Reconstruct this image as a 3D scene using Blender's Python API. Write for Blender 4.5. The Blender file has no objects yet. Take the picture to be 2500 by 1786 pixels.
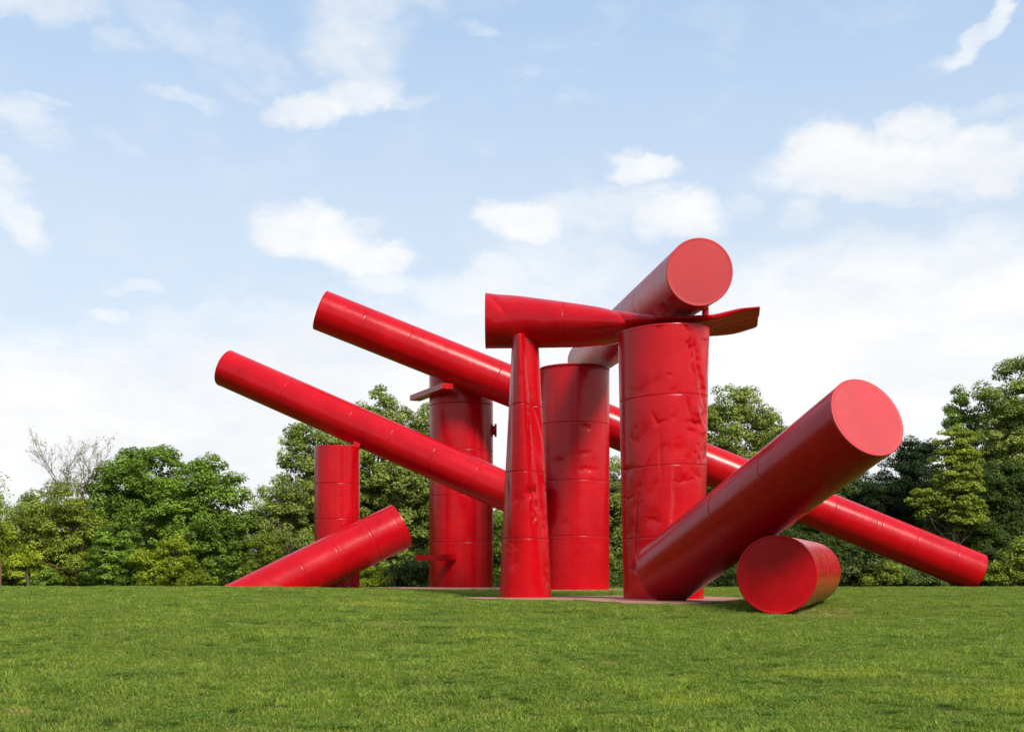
import bpy, bmesh, math, random
import numpy as np
from mathutils import Vector, Matrix

# ------------------------------------------------------------------ camera
F = 3000.0            # focal length in pixels of the 2500 px wide photograph
CX, HY = 1250.0, 1415.0
EYE = 1.6
S = bpy.context.scene
COL = S.collection
cam_data = bpy.data.cameras.new('camera')
cam_data.sensor_fit = 'HORIZONTAL'
cam_data.sensor_width = 36.0
cam_data.lens = 36.0 * F / 2500.0
cam_data.shift_y = (HY - 893.0) / 2500.0
cam_data.clip_start = 0.1
cam_data.clip_end = 6000
cam = bpy.data.objects.new('camera', cam_data)
COL.objects.link(cam)
cam.location = (0, 0, EYE)
cam.rotation_euler = (math.radians(90), 0, 0)
S.camera = cam

# ------------------------------------------------------------------ light
SUN_DIR = Vector((0.48, -0.79, 0.82)).normalized()      # towards the sun
SUN_EL = math.asin(SUN_DIR.z)
SUN_AZ = math.atan2(SUN_DIR.x, SUN_DIR.y)
sun_data = bpy.data.lights.new('sun', 'SUN')
sun_data.energy = 4.4
sun_data.angle = math.radians(13)
sun_data.color = (1.0, 0.93, 0.82)
sun = bpy.data.objects.new('sun', sun_data)
COL.objects.link(sun)
sun.rotation_euler = (-SUN_DIR).to_track_quat('-Z', 'Y').to_euler()

S.view_settings.view_transform = 'Standard'
S.view_settings.look = 'None'
S.view_settings.exposure = 0.25
S.view_settings.gamma = 1.0
S.view_settings.use_curve_mapping = False
S.render.engine = 'CYCLES'
S.cycles.use_denoising = True
S.cycles.max_bounces = 8
S.cycles.diffuse_bounces = 3
S.cycles.glossy_bounces = 3

# ------------------------------------------------------------------ node helpers
class NT:
    def __init__(s, nt):
        s.nt = nt
    def n(s, t, **kw):
        nd = s.nt.nodes.new(t)
        for k, v in kw.items():
            setattr(nd, k, v)
        return nd
    def link(s, a, b):
        s.nt.links.new(a, b)
    def put(s, sock, v):
        if isinstance(v, bpy.types.NodeSocket):
            s.link(v, sock)
        elif v is not None:
            sock.default_value = v
    def m(s, op, a, b=None, c=None, clamp=False):
        nd = s.n('ShaderNodeMath', operation=op)
        nd.use_clamp = clamp
        s.put(nd.inputs[0], a)
        if b is not None: s.put(nd.inputs[1], b)
        if c is not None: s.put(nd.inputs[2], c)
        return nd.outputs[0]
    def mr(s, v, a, b, c, d, smooth=False):
        nd = s.n('ShaderNodeMapRange')
        nd.interpolation_type = 'SMOOTHSTEP' if smooth else 'LINEAR'
        nd.clamp = True
        for i, x in enumerate((v, a, b, c, d)):
            s.put(nd.inputs[i], x)
        return nd.outputs[0]
    def mix(s, f, a, b):
        nd = s.n('ShaderNodeMix', data_type='RGBA')
        s.put(nd.inputs[0], f); s.put(nd.inputs[6], a); s.put(nd.inputs[7], b)
        return nd.outputs[2]
    def noise(s, vec, scale, detail=3, rough=0.55, dist=0.0):
        nd = s.n('ShaderNodeTexNoise')
        if vec is not None: s.link(vec, nd.inputs['Vector'])
        nd.inputs['Scale'].default_value = scale
        nd.inputs['Detail'].default_value = detail
        nd.inputs['Roughness'].default_value = rough
        nd.inputs['Distortion'].default_value = dist
        return nd.outputs[0]
    def vmul(s, vec, k):
        nd = s.n('ShaderNodeVectorMath', operation='MULTIPLY')
        s.link(vec, nd.inputs[0]); nd.inputs[1].default_value = k
        return nd.outputs[0]
    def vadd(s, vec, k):
        nd = s.n('ShaderNodeVectorMath', operation='ADD')
        s.link(vec, nd.inputs[0]); nd.inputs[1].default_value = k
        return nd.outputs[0]

# ------------------------------------------------------------------ sky
SKY_S = 0.10
w = bpy.data.worlds.new('World')
S.world = w
w.use_nodes = True
w.node_tree.nodes.clear()
N = NT(w.node_tree)
sky = N.n('ShaderNodeTexSky', sky_type='NISHITA')
sky.sun_disc = False
sky.sun_elevation = SUN_EL
sky.sun_rotation = SUN_AZ
sky.air_density = 1.0
sky.dust_density = 0.6
sky.ozone_density = 2.0
tc = N.n('ShaderNodeTexCoord')
dirv = tc.outputs['Generated']
sep = N.n('ShaderNodeSeparateXYZ'); N.link(dirv, sep.inputs[0])
X, Y, Z = sep.outputs
az0 = N.m('DEGREES', N.m('ARCTAN2', X, Y)) if False else N.m('MULTIPLY', N.m('ARCTAN2', X, Y), 57.29578)
el0 = N.m('MULTIPLY', N.m('ARCSINE', Z), 57.29578)
n_big = N.noise(N.vmul(dirv, (1, 1, 1.6)), 9.0, 5, 0.62)
n_big2 = N.noise(N.vadd(N.vmul(dirv, (1, 1, 1.6)), (3.1, 1.7, 5.2)), 9.0, 5, 0.62)
az = N.m('ADD', az0, N.m('MULTIPLY', N.m('SUBTRACT', n_big, 0.5), 6.0))
el = N.m('ADD', el0, N.m('MULTIPLY', N.m('SUBTRACT', n_big2, 0.5), 4.0))

def px_dir(px, py):
    """pixel of the photograph (2273 px wide view) -> azimuth, elevation in degrees"""
    px, py = px * 1.1, py * 1.1
    x, z = (px - CX) / F, (HY - py) / F
    return math.degrees(math.atan2(x, 1)), math.degrees(math.atan(z / math.hypot(x, 1)))

# cumulus and cirrus patches: centre, half sizes (px of the 2273 view), tilt in degrees, weight
CLOUDS = [
    (705, 535, 110, 48, 0, 1.0), (800, 560, 100, 36, 0, 0.95), (715, 495, 55, 32, 0, 0.8), (870, 570, 40, 26, 0, 0.8), (760, 572, 95, 28, 0, 0.9),
    (1180, 500, 90, 52, 0, .95), (1120, 480, 60, 36, 0, .8), (1330, 480, 110, 55, 0, .6), (1510, 475, 90, 48, 0, .95), (1420, 430, 90, 35, 0, .55),
    (1425, 362, 60, 24, 0, .85), (1590, 480, 50, 30, 0, .5),
    (1850, 330, 80, 55, 0, 1.0), (1950, 370, 190, 62, 0, 1.0), (2045, 268, 70, 32, 0, .85), (2130, 345, 120, 62, 0, .95), (2240, 370, 70, 45, 0, .9), (1900, 420, 120, 40, 0, .8),
    (1760, 490, 50, 30, 0, .5), (1640, 450, 40, 30, 0, .4),
    (2170, 75, 75, 18, 38, .75), (2120, 110, 50, 14, 30, .4),
    (700, 230, 110, 32, 22, .9), (790, 190, 90, 34, 15, .8), (850, 200, 110, 16, 3, .35),
    (790, 70, 120, 75, 0, .62), (800, 0, 140, 50, 0, .6), (560, 110, 120, 60, -35, .38), (430, 60, 150, 40, -20, .33), (520, 190, 90, 26, -30, .36), (400, 235, 80, 16, -5, .35),
    (90, 10, 130, 28, 0, .55), (270, 100, 50, 22, 0, .3), (50, 265, 55, 28, -30, .45), (85, 235, 40, 10, -20, .4), (20, 390, 70, 30, -35, .6), (40, 480, 90, 36, -35, .7), (220, 310, 60, 12, -10, .25),
    (295, 624, 36, 14, 0, .5), (255, 682, 50, 16, 0, .6), (450, 680, 60, 12, 0, .4),
    (1075, 72, 44, 16, -10, .36), (940, 20, 50, 14, -20, .3), (1270, 240, 70, 20, 0, .26), (1135, 185, 40, 10, 0, .2), (2180, 235, 70, 18, 0, .35),
    (1050, 650, 150, 60, 0, .7), (1230, 620, 160, 60, 0, .6), (850, 620, 90, 26, 0, .55), (2000, 560, 230, 50, 0, .6), (2200, 520, 120, 50, 0, .6),
    (450, 735, 170, 45, 0, .55), (1900, 620, 250, 70, 0, .8), (560, 760, 260, 70, 0, .6), (1350, 580, 120, 40, 0, .55),
]
acc = None
for (cx, cy, rx, ry, tilt, wt) in CLOUDS:
    a, e = px_dir(cx, cy)
    ra, re = rx * 1.1 / F * 57.3, ry * 1.1 / F * 57.3
    t = math.radians(tilt)
    da = N.m('SUBTRACT', az, a); de = N.m('SUBTRACT', el, e)
    u = N.m('ADD', N.m('MULTIPLY', da, math.cos(t) / ra), N.m('MULTIPLY', de, math.sin(t) / ra))
    v = N.m('ADD', N.m('MULTIPLY', da, -math.sin(t) / re), N.m('MULTIPLY', de, math.cos(t) / re))
    r2 = N.m('ADD', N.m('MULTIPLY', u, u), N.m('MULTIPLY', v, v))
    g = N.m('MULTIPLY', N.mr(r2, 0.05, 2.3, 1.0, 0.0, True), wt * 1.08)
    acc = g if acc is None else N.m('MAXIMUM', acc, g)
fb = N.noise(N.vmul(dirv, (1, 1, 1.8)), 17.0, 8, 0.62, 0.25)
fb2 = N.noise(N.vmul(dirv, (1, 1, 2.4)), 4.5, 6, 0.58, 0.4)
# broad cover: nearly closed towards the horizon, open above, the same all round
low = N.mr(N.m('SUBTRACT', el, N.m('MULTIPLY', N.m('MAXIMUM', N.m('MINIMUM', az0, 30.0), -30.0), 0.10)), 8.5, 15.5, 1.0, 0.0, True)
low = N.m('MULTIPLY', low, N.mr(fb2, 0.25, 0.5, 0.85, 1.35, True))
rest = N.mr(fb2, 0.56, 0.80, 0.0, 0.75, True)
front = N.m('MULTIPLY', N.mr(Y, 0.55, 0.8, 0.0, 1.0, True), N.mr(N.m('ABSOLUTE', el0), 33, 45, 1.0, 0.0, True))
rest = N.m('MULTIPLY', rest, N.m('SUBTRACT', 1.0, N.m('MULTIPLY', front, 0.75)))
dens = N.m('MAXIMUM', N.m('MAXIMUM', acc, low), rest)
dens = N.m('ADD', dens, N.m('MULTIPLY', N.m('SUBTRACT', fb, 0.5), 1.35))
mask = N.mr(dens, -0.05, 1.30, 0.0, 0.97, True)
shade = N.mr(N.noise(N.vmul(dirv, (1, 1, 2.6)), 7.0, 5, 0.55), 0.35, 0.62, 0.0, 1.0, True)
cloud = N.mix(shade, (7.75, 7.85, 8.05, 1), (8.65, 8.62, 8.55, 1))
# thin veil: the photographed blue is pale
veil = N.mr(el0, 10, 30, 0.92, 0.58)
pale = N.mix(N.mr(el0, 14, 27, 0, 1, True), (6.15, 7.2, 8.45, 1), (5.05, 6.85, 9.1, 1))
blue = N.mix(veil, sky.outputs[0], pale)
colr = N.mix(mask, blue, cloud)
bg = N.n('ShaderNodeBackground'); bg.inputs[1].default_value = SKY_S
N.link(colr, bg.inputs[0])
wo = N.n('ShaderNodeOutputWorld'); N.link(bg.outputs[0], wo.inputs[0])
w.cycles.sampling_method = 'MANUAL'
w.cycles.sample_map_resolution = 512

# ------------------------------------------------------------------ general helpers
rng = np.random.default_rng(7)
random.seed(7)

def P(px, py, D):
    """pixel of the photograph and distance in metres -> point of the place"""
    return Vector(((px - CX) / F * D, D, EYE + (HY - py) / F * D))

def tag(o, label=None, cat=None, group=None, kind=None):
    if label: o['label'] = label
    if cat: o['category'] = cat
    if group: o['group'] = group
    if kind: o['kind'] = kind
    return o

def empty(name, loc=(0, 0, 0), parent=None):
    o = bpy.data.objects.new(name, None)
    o.empty_display_size = 0.3
    COL.objects.link(o); o.location = loc
    if parent: o.parent = parent
    return o

def add(name, me, mat, parent=None, loc=None):
    o = bpy.data.objects.new(name, me)
    if mat is not None and not me.materials:
        me.materials.append(mat)
    COL.objects.link(o)
    if parent: o.parent = parent
    if loc is not None: o.location = loc
    return o

def mesh_np(name, V, Q, smooth=True):
    """V (n,3), Q (m,4) or (m,3)"""
    V = np.asarray(V, dtype=np.float32); Q = np.asarray(Q, dtype=np.int32)
    me = bpy.data.meshes.new(name)
    k = Q.shape[1]
    me.vertices.add(len(V)); me.vertices.foreach_set('co', V.ravel())
    me.loops.add(Q.size); me.loops.foreach_set('vertex_index', Q.ravel())
    me.polygons.add(len(Q))
    me.polygons.foreach_set('loop_start', np.arange(0, Q.size, k, dtype=np.int32))
    me.polygons.foreach_set('loop_total', np.full(len(Q), k, dtype=np.int32))
    me.polygons.foreach_set('use_smooth', np.full(len(Q), smooth, dtype=bool))
    me.update(calc_edges=True)
    return me

def grid_quads(nr, nc, wrap=True):
    i = np.arange(nr - 1)[:, None]; j = np.arange(nc if wrap else nc - 1)[None, :]
    j2 = (j + 1) % nc
    return np.stack([i * nc + j, i * nc + j2, (i + 1) * nc + j2, (i + 1) * nc + j], -1).reshape(-1, 4)

def box_mesh(name, sx, sy, sz, bev=0.01):
    bm = bmesh.new()
    bmesh.ops.create_cube(bm, size=1)
    for v in bm.verts: v.co = (v.co.x * sx, v.co.y * sy, v.co.z * sz)
    bmesh.ops.bevel(bm, geom=bm.edges[:], offset=bev, segments=2, affect='EDGES')
    me = bpy.data.meshes.new(name); bm.to_mesh(me); bm.free()
    return me

# ------------------------------------------------------------------ materials
def new_mat(name):
    m = bpy.data.materials.new(name); m.use_nodes = True
    m.node_tree.nodes.clear()
    return m, NT(m.node_tree)

def red_paint(name, wav=0.26, base=(0.46, 0.0008, 0.006), rough=(0.19, 0.32), ior=1.36):
    m, n = new_mat(name)
    geo = n.n('ShaderNodeNewGeometry'); pos = geo.outputs['Position']
    big = n.noise(pos, 0.7, 4, 0.6)
    mid = n.noise(pos, 5.0, 4, 0.6)
    streak = n.noise(n.vmul(pos, (6.0, 6.0, 0.35)), 1.0, 4, 0.6)
    spk = n.noise(pos, 42.0, 2, 0.6)
    c = n.mix(n.mr(big, 0.3, 0.7, 0, 1), (base[0] * 0.82, base[1] * 0.8, base[2] * 0.9, 1), (base[0] * 1.06, base[1] * 1.1, base[2], 1))
    c = n.mix(n.mr(streak, 0.55, 0.8, 0, 0.28), c, (0.40, 0.010, 0.013, 1))            # chalky run marks
    c = n.mix(n.mr(mid, 0.62, 0.8, 0, 0.25), c, (0.39, 0.003, 0.007, 1))
    c = n.mix(n.mr(spk, 0.66, 0.78, 0, 0.22), c, (0.72, 0.10, 0.09, 1))               # paint grit
    bs = n.n('ShaderNodeBsdfPrincipled')
    n.link(c, bs.inputs['Base Color'])
    rr = n.m('ADD', n.m('MULTIPLY', mid, 0.5), n.m('MULTIPLY', big, 0.5))
    n.link(n.mr(rr, 0.35, 0.65, rough[0], rough[1]), bs.inputs['Roughness'])
    bs.inputs['IOR'].default_value = ior
    b1 = n.n('ShaderNodeBump'); b1.inputs['Strength'].default_value = 0.5; b1.inputs['Distance'].default_value = 0.05
    h = n.m('ADD', n.m('MULTIPLY', n.noise(pos, 1.6, 3, 0.5), wav), n.m('MULTIPLY', n.noise(pos, 30.0, 3, 0.6), 0.035))
    n.link(h, b1.inputs['Height'])
    n.link(b1.outputs[0], bs.inputs['Normal'])
    o = n.n('ShaderNodeOutputMaterial'); n.link(bs.outputs[0], o.inputs[0])
    return m

M_RED = red_paint('red_steel_paint')
M_CAP = red_paint('red_end_paint', wav=0.06, base=(0.47, 0.0010, 0.007), rough=(0.50, 0.58), ior=1.66)
M_HIGH = red_paint('weathered_red_paint', wav=0.14, rough=(0.32, 0.42))
M_SEAM = red_paint('red_seam_paint', base=(0.34, 0.002, 0.007), rough=(0.5, 0.6))

def leaf_mat(name, dark, light, trans, gloss=0.45):
    m, n = new_mat(name)
    at = n.n('ShaderNodeAttribute'); at.attribute_name = 'tone'; at.attribute_type = 'GEOMETRY'
    c = n.mix(at.outputs['Fac'], dark + (1,), light + (1,))
    bs = n.n('ShaderNodeBsdfPrincipled'); n.link(c, bs.inputs['Base Color'])
    bs.inputs['Roughness'].default_value = gloss
    bs.inputs['IOR'].default_value = 1.28
    tr = n.n('ShaderNodeBsdfTranslucent')
    n.link(n.mix(at.outputs['Fac'], tuple(x * 0.8 for x in trans) + (1,), trans + (1,)), tr.inputs[0])
    mx = n.n('ShaderNodeMixShader'); mx.inputs[0].default_value = 0.32
    n.link(bs.outputs[0], mx.inputs[1]); n.link(tr.outputs[0], mx.inputs[2])
    o = n.n('ShaderNodeOutputMaterial'); n.link(mx.outputs[0], o.inputs[0])
    return m

L_MAPLE = leaf_mat('maple_leaves', (0.041, 0.068, 0.008), (0.281, 0.437, 0.050), (0.299, 0.430, 0.027))
L_OAK = leaf_mat('oak_leaves', (0.060, 0.082, 0.013), (0.394, 0.479, 0.099), (0.356, 0.430, 0.056))
L_OLIVE = leaf_mat('olive_green_leaves', (0.060, 0.082, 0.008), (0.381, 0.465, 0.056), (0.374, 0.449, 0.038))
L_LIME = leaf_mat('lime_leaves', (0.103, 0.141, 0.008), (0.564, 0.661, 0.056), (0.515, 0.580, 0.038))
L_DARK = leaf_mat('evergreen_needles', (0.014, 0.030, 0.010), (0.045, 0.075, 0.022), (0.04, 0.07, 0.02), 0.6)
L_SHRUB = leaf_mat('shrub_leaves', (0.035, 0.058, 0.012), (0.216, 0.287, 0.071), (0.170, 0.255, 0.043))
L_SHADED = leaf_mat('shade_darkened_leaves', (0.024, 0.042, 0.008), (0.115, 0.165, 0.026), (0.14, 0.21, 0.03))  # leaf colours darkened to stand in for shade within the wood
L_SPRING = leaf_mat('young_leaves', (0.24, 0.24, 0.05), (0.42, 0.44, 0.12), (0.4, 0.38, 0.1))

def bark_mat(name, a, b):
    m, n = new_mat(name)
    geo = n.n('ShaderNodeNewGeometry')
    v = n.noise(n.vmul(geo.outputs['Position'], (9, 9, 1.6)), 1.5, 5, 0.65)
    bs = n.n('ShaderNodeBsdfPrincipled'); n.link(n.mix(v, a + (1,), b + (1,)), bs.inputs['Base Color'])
    bs.inputs['Roughness'].default_value = 0.9
    bp = n.n('ShaderNodeBump'); bp.inputs['Distance'].default_value = 0.05; n.link(v, bp.inputs['Height']); n.link(bp.outputs[0], bs.inputs['Normal'])
    o = n.n('ShaderNodeOutputMaterial'); n.link(bs.outputs[0], o.inputs[0])
    return m
M_BARK = bark_mat('bark', (0.05, 0.035, 0.025), (0.16, 0.12, 0.09))
M_BARK_RED = bark_mat('reddish_bark', (0.09, 0.04, 0.025), (0.22, 0.11, 0.07))

# worn and yellow patches in the lawn: x, y, rx, ry
YELLOW = [(4.6, 18.0, 1.0, 0.55), (5.9, 15.9, 1.1, 0.45), (6.6, 14.8, 0.8, 0.4), (-0.6, 23.5, 0.7, 0.8), (-3.6, 34.0, 1.4, 1.2), (2.1, 15.0, 0.5, 0.3)]
TAN = [(1.35, 19.2, 0.30, 0.16), (6.6, 14.4, 0.35, 0.16), (-2.6, 26.0, 0.35, 0.25), (-4.2, 33.0, 0.4, 0.5), (8.9, 36.0, 1.2, 1.6), (8.2, 32.9, 1.0, 0.8), (-5.5, 13.7, 0.15, 0.1)]

def patch_mask(n, pos, lst, soft=0.5):
    sp = n.n('ShaderNodeSeparateXYZ'); n.link(pos, sp.inputs[0])
    wob = n.m('MULTIPLY', n.m('SUBTRACT', n.noise(pos, 1.8, 4, 0.65), 0.5), 1.6)
    a = None
    for (x, y, rx, ry) in lst:
        u = n.m('MULTIPLY', n.m('SUBTRACT', sp.outputs[0], x), 1 / rx)
        v = n.m('MULTIPLY', n.m('SUBTRACT', sp.outputs[1], y), 1 / ry)
        r = n.m('ADD', n.m('SQRT', n.m('ADD', n.m('MULTIPLY', u, u), n.m('MULTIPLY', v, v))), wob)
        g = n.mr(r, 1.0 - soft, 1.0 + soft, 1, 0, True)
        a = g if a is None else n.m('MAXIMUM', a, g)
    return a

def grass_mat(name, blade):
    m, n = new_mat(name)
    geo = n.n('ShaderNodeNewGeometry'); pos = geo.outputs['Position']
    p1 = n.noise(n.vmul(pos, (1, 1, 0)), 0.35, 5, 0.62)
    p2 = n.noise(n.vmul(pos, (1, 1, 0)), 2.3, 4, 0.6)
    dk = (0.085, 0.150, 0.013, 1); lt = (0.215, 0.31, 0.028, 1); yl = (0.36, 0.40, 0.07, 1)
    c = n.mix(n.mr(p1, 0.34, 0.66, 0, 1), dk, lt)
    c = n.mix(n.mr(p2, 0.46, 0.72, 0, 0.85), c, yl)
    c = n.mix(n.mr(n.noise(n.vmul(pos, (1, 1, 0)), 7.0, 3, 0.6), 0.50, 0.70, 0, 0.6), c, (0.085, 0.135, 0.012, 1))
    c = n.mix(n.mr(n.noise(n.vadd(pos, (5, 9, 0)), 1.1, 4, 0.6), 0.56, 0.70, 0, 0.7), c, (0.10, 0.165, 0.018, 1))
    c = n.mix(n.m('MULTIPLY', patch_mask(n, pos, YELLOW), 0.7), c, (0.36, 0.40, 0.03, 1))
    c = n.mix(n.m('MULTIPLY', patch_mask(n, pos, TAN, 0.6), 0.7), c, (0.46, 0.34, 0.15, 1))
    if blade:
        oi = n.n('ShaderNodeObjectInfo')
        c = n.mix(n.mr(oi.outputs['Random'], 0.0, 1.0, 0, 0.35), c, (0.32, 0.38, 0.06, 1))
        at = n.n('ShaderNodeAttribute'); at.attribute_name = 'tone'
        c = n.mix(n.mr(at.outputs['Fac'], 0.88, 0.97, 0, 0.7), c, (0.33, 0.30, 0.13, 1))
        hs = n.n('ShaderNodeHueSaturation'); n.link(c, hs.inputs['Color'])
        n.link(n.mr(at.outputs['Fac'], 0, 1, 0.50, 1.45), hs.inputs['Value'])
        c = hs.outputs[0]
        bs = n.n('ShaderNodeBsdfPrincipled'); n.link(c, bs.inputs['Base Color'])
        bs.inputs['Roughness'].default_value = 0.5; bs.inputs['IOR'].default_value = 1.28
        tr = n.n('ShaderNodeBsdfTranslucent'); n.link(n.mix(0.5, c, (0.34, 0.46, 0.04, 1)), tr.inputs[0])
        mx = n.n('ShaderNodeMixShader'); mx.inputs[0].default_value = 0.4
        n.link(bs.outputs[0], mx.inputs[1]); n.link(tr.outputs[0], mx.inputs[2])
        out = mx.outputs[0]
    else:
        f = n.noise(pos, 30, 4, 0.7)
        c = n.mix(n.mr(f, 0.30, 0.60, 0.35, 0.85), c, (0.030, 0.048, 0.010, 1))
        bs = n.n('ShaderNodeBsdfPrincipled'); n.link(c, bs.inputs['Base Color'])
        bs.inputs['Roughness'].default_value = 0.95; bs.inputs['IOR'].default_value = 1.08
        bp = n.n('ShaderNodeBump'); bp.inputs['Distance'].default_value = 0.06; n.link(f, bp.inputs['Height']); n.link(bp.outputs[0], bs.inputs['Normal'])
        out = bs.outputs[0]
    o = n.n('ShaderNodeOutputMaterial'); n.link(out, o.inputs[0])
    return m
M_LAWN = grass_mat('lawn_soil', False)
M_BLADE = grass_mat('grass_blades', True)

def clover_mat():
    m, n = new_mat('clover_leaves')
    at = n.n('ShaderNodeAttribute'); at.attribute_name = 'tone'
    c = n.mix(at.outputs['Fac'], (0.07, 0.14, 0.016, 1), (0.15, 0.26, 0.035, 1))
    bs = n.n('ShaderNodeBsdfPrincipled'); n.link(c, bs.inputs['Base Color']); bs.inputs['Roughness'].default_value = 0.8; bs.inputs['IOR'].default_value = 1.2
    o = n.n('ShaderNodeOutputMaterial'); n.link(bs.outputs[0], o.inputs[0])
    return m
M_CLOVER = clover_mat()

def pad_mat():
    m, n = new_mat('brick_red_concrete')
    geo = n.n('ShaderNodeNewGeometry'); pos = geo.outputs['Position']
    a = n.noise(pos, 1.2, 5, 0.6); b = n.noise(pos, 40, 3, 0.6)
    c = n.mix(n.mr(a, 0.3, 0.7, 0, 1), (0.30, 0.13, 0.085, 1), (0.44, 0.22, 0.15, 1))
    c = n.mix(n.mr(b, 0.4, 0.7, 0, 0.4), c, (0.20, 0.12, 0.10, 1))
    bs = n.n('ShaderNodeBsdfPrincipled'); n.link(c, bs.inputs['Base Color']); bs.inputs['Roughness'].default_value = 0.85
    bp = n.n('ShaderNodeBump'); bp.inputs['Distance'].default_value = 0.01; n.link(b, bp.inputs['Height']); n.link(bp.outputs[0], bs.inputs['Normal'])
    o = n.n('ShaderNodeOutputMaterial'); n.link(bs.outputs[0], o.inputs[0])
    return m
M_PAD = pad_mat()

# ------------------------------------------------------------------ ground
CTRL = [(-12, 0, 0), (0, 0, 0), (12, 0, 0), (0, -15, 0), (-20, -10, 0), (20, -10, 0), (-6, 12.5, 0.05), (0, 12.5, 0.02), (6, 12.5, 0.02),
        (-9, 20, .42), (0, 20, .34), (8, 20, .28), (-13, 30, .92), (-6, 30, .88), (0, 31, .70), (4, 31, .66), (7.1, 31.5, .60), (12, 31, .62),
        (3.5, 34, .82), (7.2, 33.5, .67), (8.3, 37, .70), (9.5, 41, .75),
        (-19, 42, 1.18), (-15, 48, 1.26), (-20, 48, 1.26), (-12, 50, 1.25), (-9.5, 46, 1.24), (-8, 52, 1.22), (-18, 60, 1.22), (-25, 65, 1.1), (-12, 62, 1.18),
        (-7.5, 60, 1.15), (-4, 45, 1.06), (-2.5, 50, 1.06), (-1.5, 45, .92), (1, 40, .88), (2.5, 37, .86), (5, 44, .96), (3, 60, 1.08), (-3.5, 68, 1.12), (6, 55, 1.02),
        (12, 40, .78), (18, 42, .86), (12, 50, 1.02), (18, 52, 1.10), (25, 60, 1.20), (18, 62, 1.18), (24, 67, 1.19), (30, 60, 1.19), (12, 66, 1.16), (30, 45, 1.0),
        (-30, 45, 1.3), (-30, 30, .9), (30, 30, .6), (0, 85, 1.05), (-30, 85, 1.0), (30, 85, 1.1), (0, 110, 1.0), (-45, 110, .9), (45, 110, 1.0), (-45, 60, 1.1), (45, 60, 1.1), (-40, 5, 0), (40, 5, 0)]
CT = np.array(CTRL, float)
def _phi(r): return np.where(r > 1e-9, r * r * np.log(np.maximum(r, 1e-9)), 0.0)
_n = len(CT)
_A = np.zeros((_n + 3, _n + 3))
_r = np.hypot(CT[:, None, 0] - CT[None, :, 0], CT[:, None, 1] - CT[None, :, 1])
_A[:_n, :_n] = _phi(_r) + np.eye(_n) * 2.0
_A[:_n, _n] = 1; _A[:_n, _n + 1:] = CT[:, :2]; _A[_n:, :_n] = _A[:_n, _n:].T
_W = np.linalg.solve(_A, np.concatenate([CT[:, 2], [0, 0, 0]]))

PADS = {
    'front': (0.965, [(-1.9, 44.6), (-1.2, 42.2), (-0.2, 41.0), (1.2, 40.4), (2.2, 40.0), (2.55, 37.0), (2.9, 35.3), (4.2, 35.0), (5.6, 35.2), (6.3, 36.4), (7.4, 40.0), (8.3, 44.0), (7.7, 48.0), (5.5, 49.6), (2.8, 49.8), (1.9, 47.6), (0.2, 47.2), (-1.2, 46.2)]),
    'middle': (1.12, [(0.9, 59.9), (4.2, 59.7), (6.6, 61.0), (6.8, 65.0), (3.5, 66.0), (0.8, 65.0)]),
    'back': (1.205, [(-4.6, 55.0), (-0.3, 56.2), (0.1, 70.5), (-6.5, 71.5), (-9.0, 63.5), (-6.6, 61.5)]),
}
def poly_sd(x, y, poly):
    d = np.full(x.shape, 1e9); inside = np.zeros(x.shape, bool)
    for i in range(len(poly)):
        ax, ay = poly[i]; bx, by = poly[(i + 1) % len(poly)]
        ex, ey = bx - ax, by - ay
        t = np.clip(((x - ax) * ex + (y - ay) * ey) / (ex * ex + ey * ey), 0, 1)
        d = np.minimum(d, np.hypot(x - ax - t * ex, y - ay - t * ey))
        c = ((ay > y) != (by > y)) & (x < (bx - ax) * (y - ay) / ((by - ay) if by != ay else 1e-9) + ax)
        inside ^= c
    return np.where(inside, -d, d)

def ground_z(x, y):
    x = np.asarray(x, float); y = np.asarray(y, float); sh = x.shape
    xf, yf = x.ravel(), y.ravel()
    z = np.empty(xf.shape)
    for s in range(0, len(xf), 20000):
        a, b = xf[s:s + 20000], yf[s:s + 20000]
        r = np.hypot(a[:, None] - CT[None, :, 0], b[:, None] - CT[None, :, 1])
        z[s:s + 20000] = _phi(r) @ _W[:_n] + _W[_n] + _W[_n + 1] * a + _W[_n + 2] * b
    q = np.hypot(xf, yf - 45) 
    k = np.clip((q - 50) / 40, 0, 1); k = k * k * (3 - 2 * k)
    z = z * (1 - k) + np.where(yf < 30, 0.1, 0.95) * k
    # shallow unevenness of the turf
    z = z + 0.020 * np.sin(xf * 1.3 + 2 * np.sin(yf * .6)) * np.cos(yf * 1.1 + xf * .4) * np.clip(1 - q / 90, 0, 1)
    for (pz, poly) in PADS.values():
        d = poly_sd(xf, yf, poly)
        kk = np.clip(1 - d / 2.6, 0, 1); kk = kk * kk * (3 - 2 * kk)
        tgt = np.where(d < 0.02, pz - 0.12, pz - 0.075)
        z = z * (1 - kk) + tgt * kk
    return z.reshape(sh)

gx = np.concatenate([-np.geomspace(1800, 46, 22), np.arange(-45, 45.01, 0.45), np.geomspace(46, 1800, 22)])
gy = np.concatenate([-np.geomspace(600, 12, 12), np.arange(-10, 95.01, 0.45), np.geomspace(97, 2600, 24)])
GX, GY = np.meshgrid(gx, gy)
GZ = ground_z(GX, GY)
gme = mesh_np('ground', np.stack([GX, GY, GZ], -1).reshape(-1, 3), grid_quads(len(gy), len(gx), False))
tag(add('ground', gme, M_LAWN), kind='structure')

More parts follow.
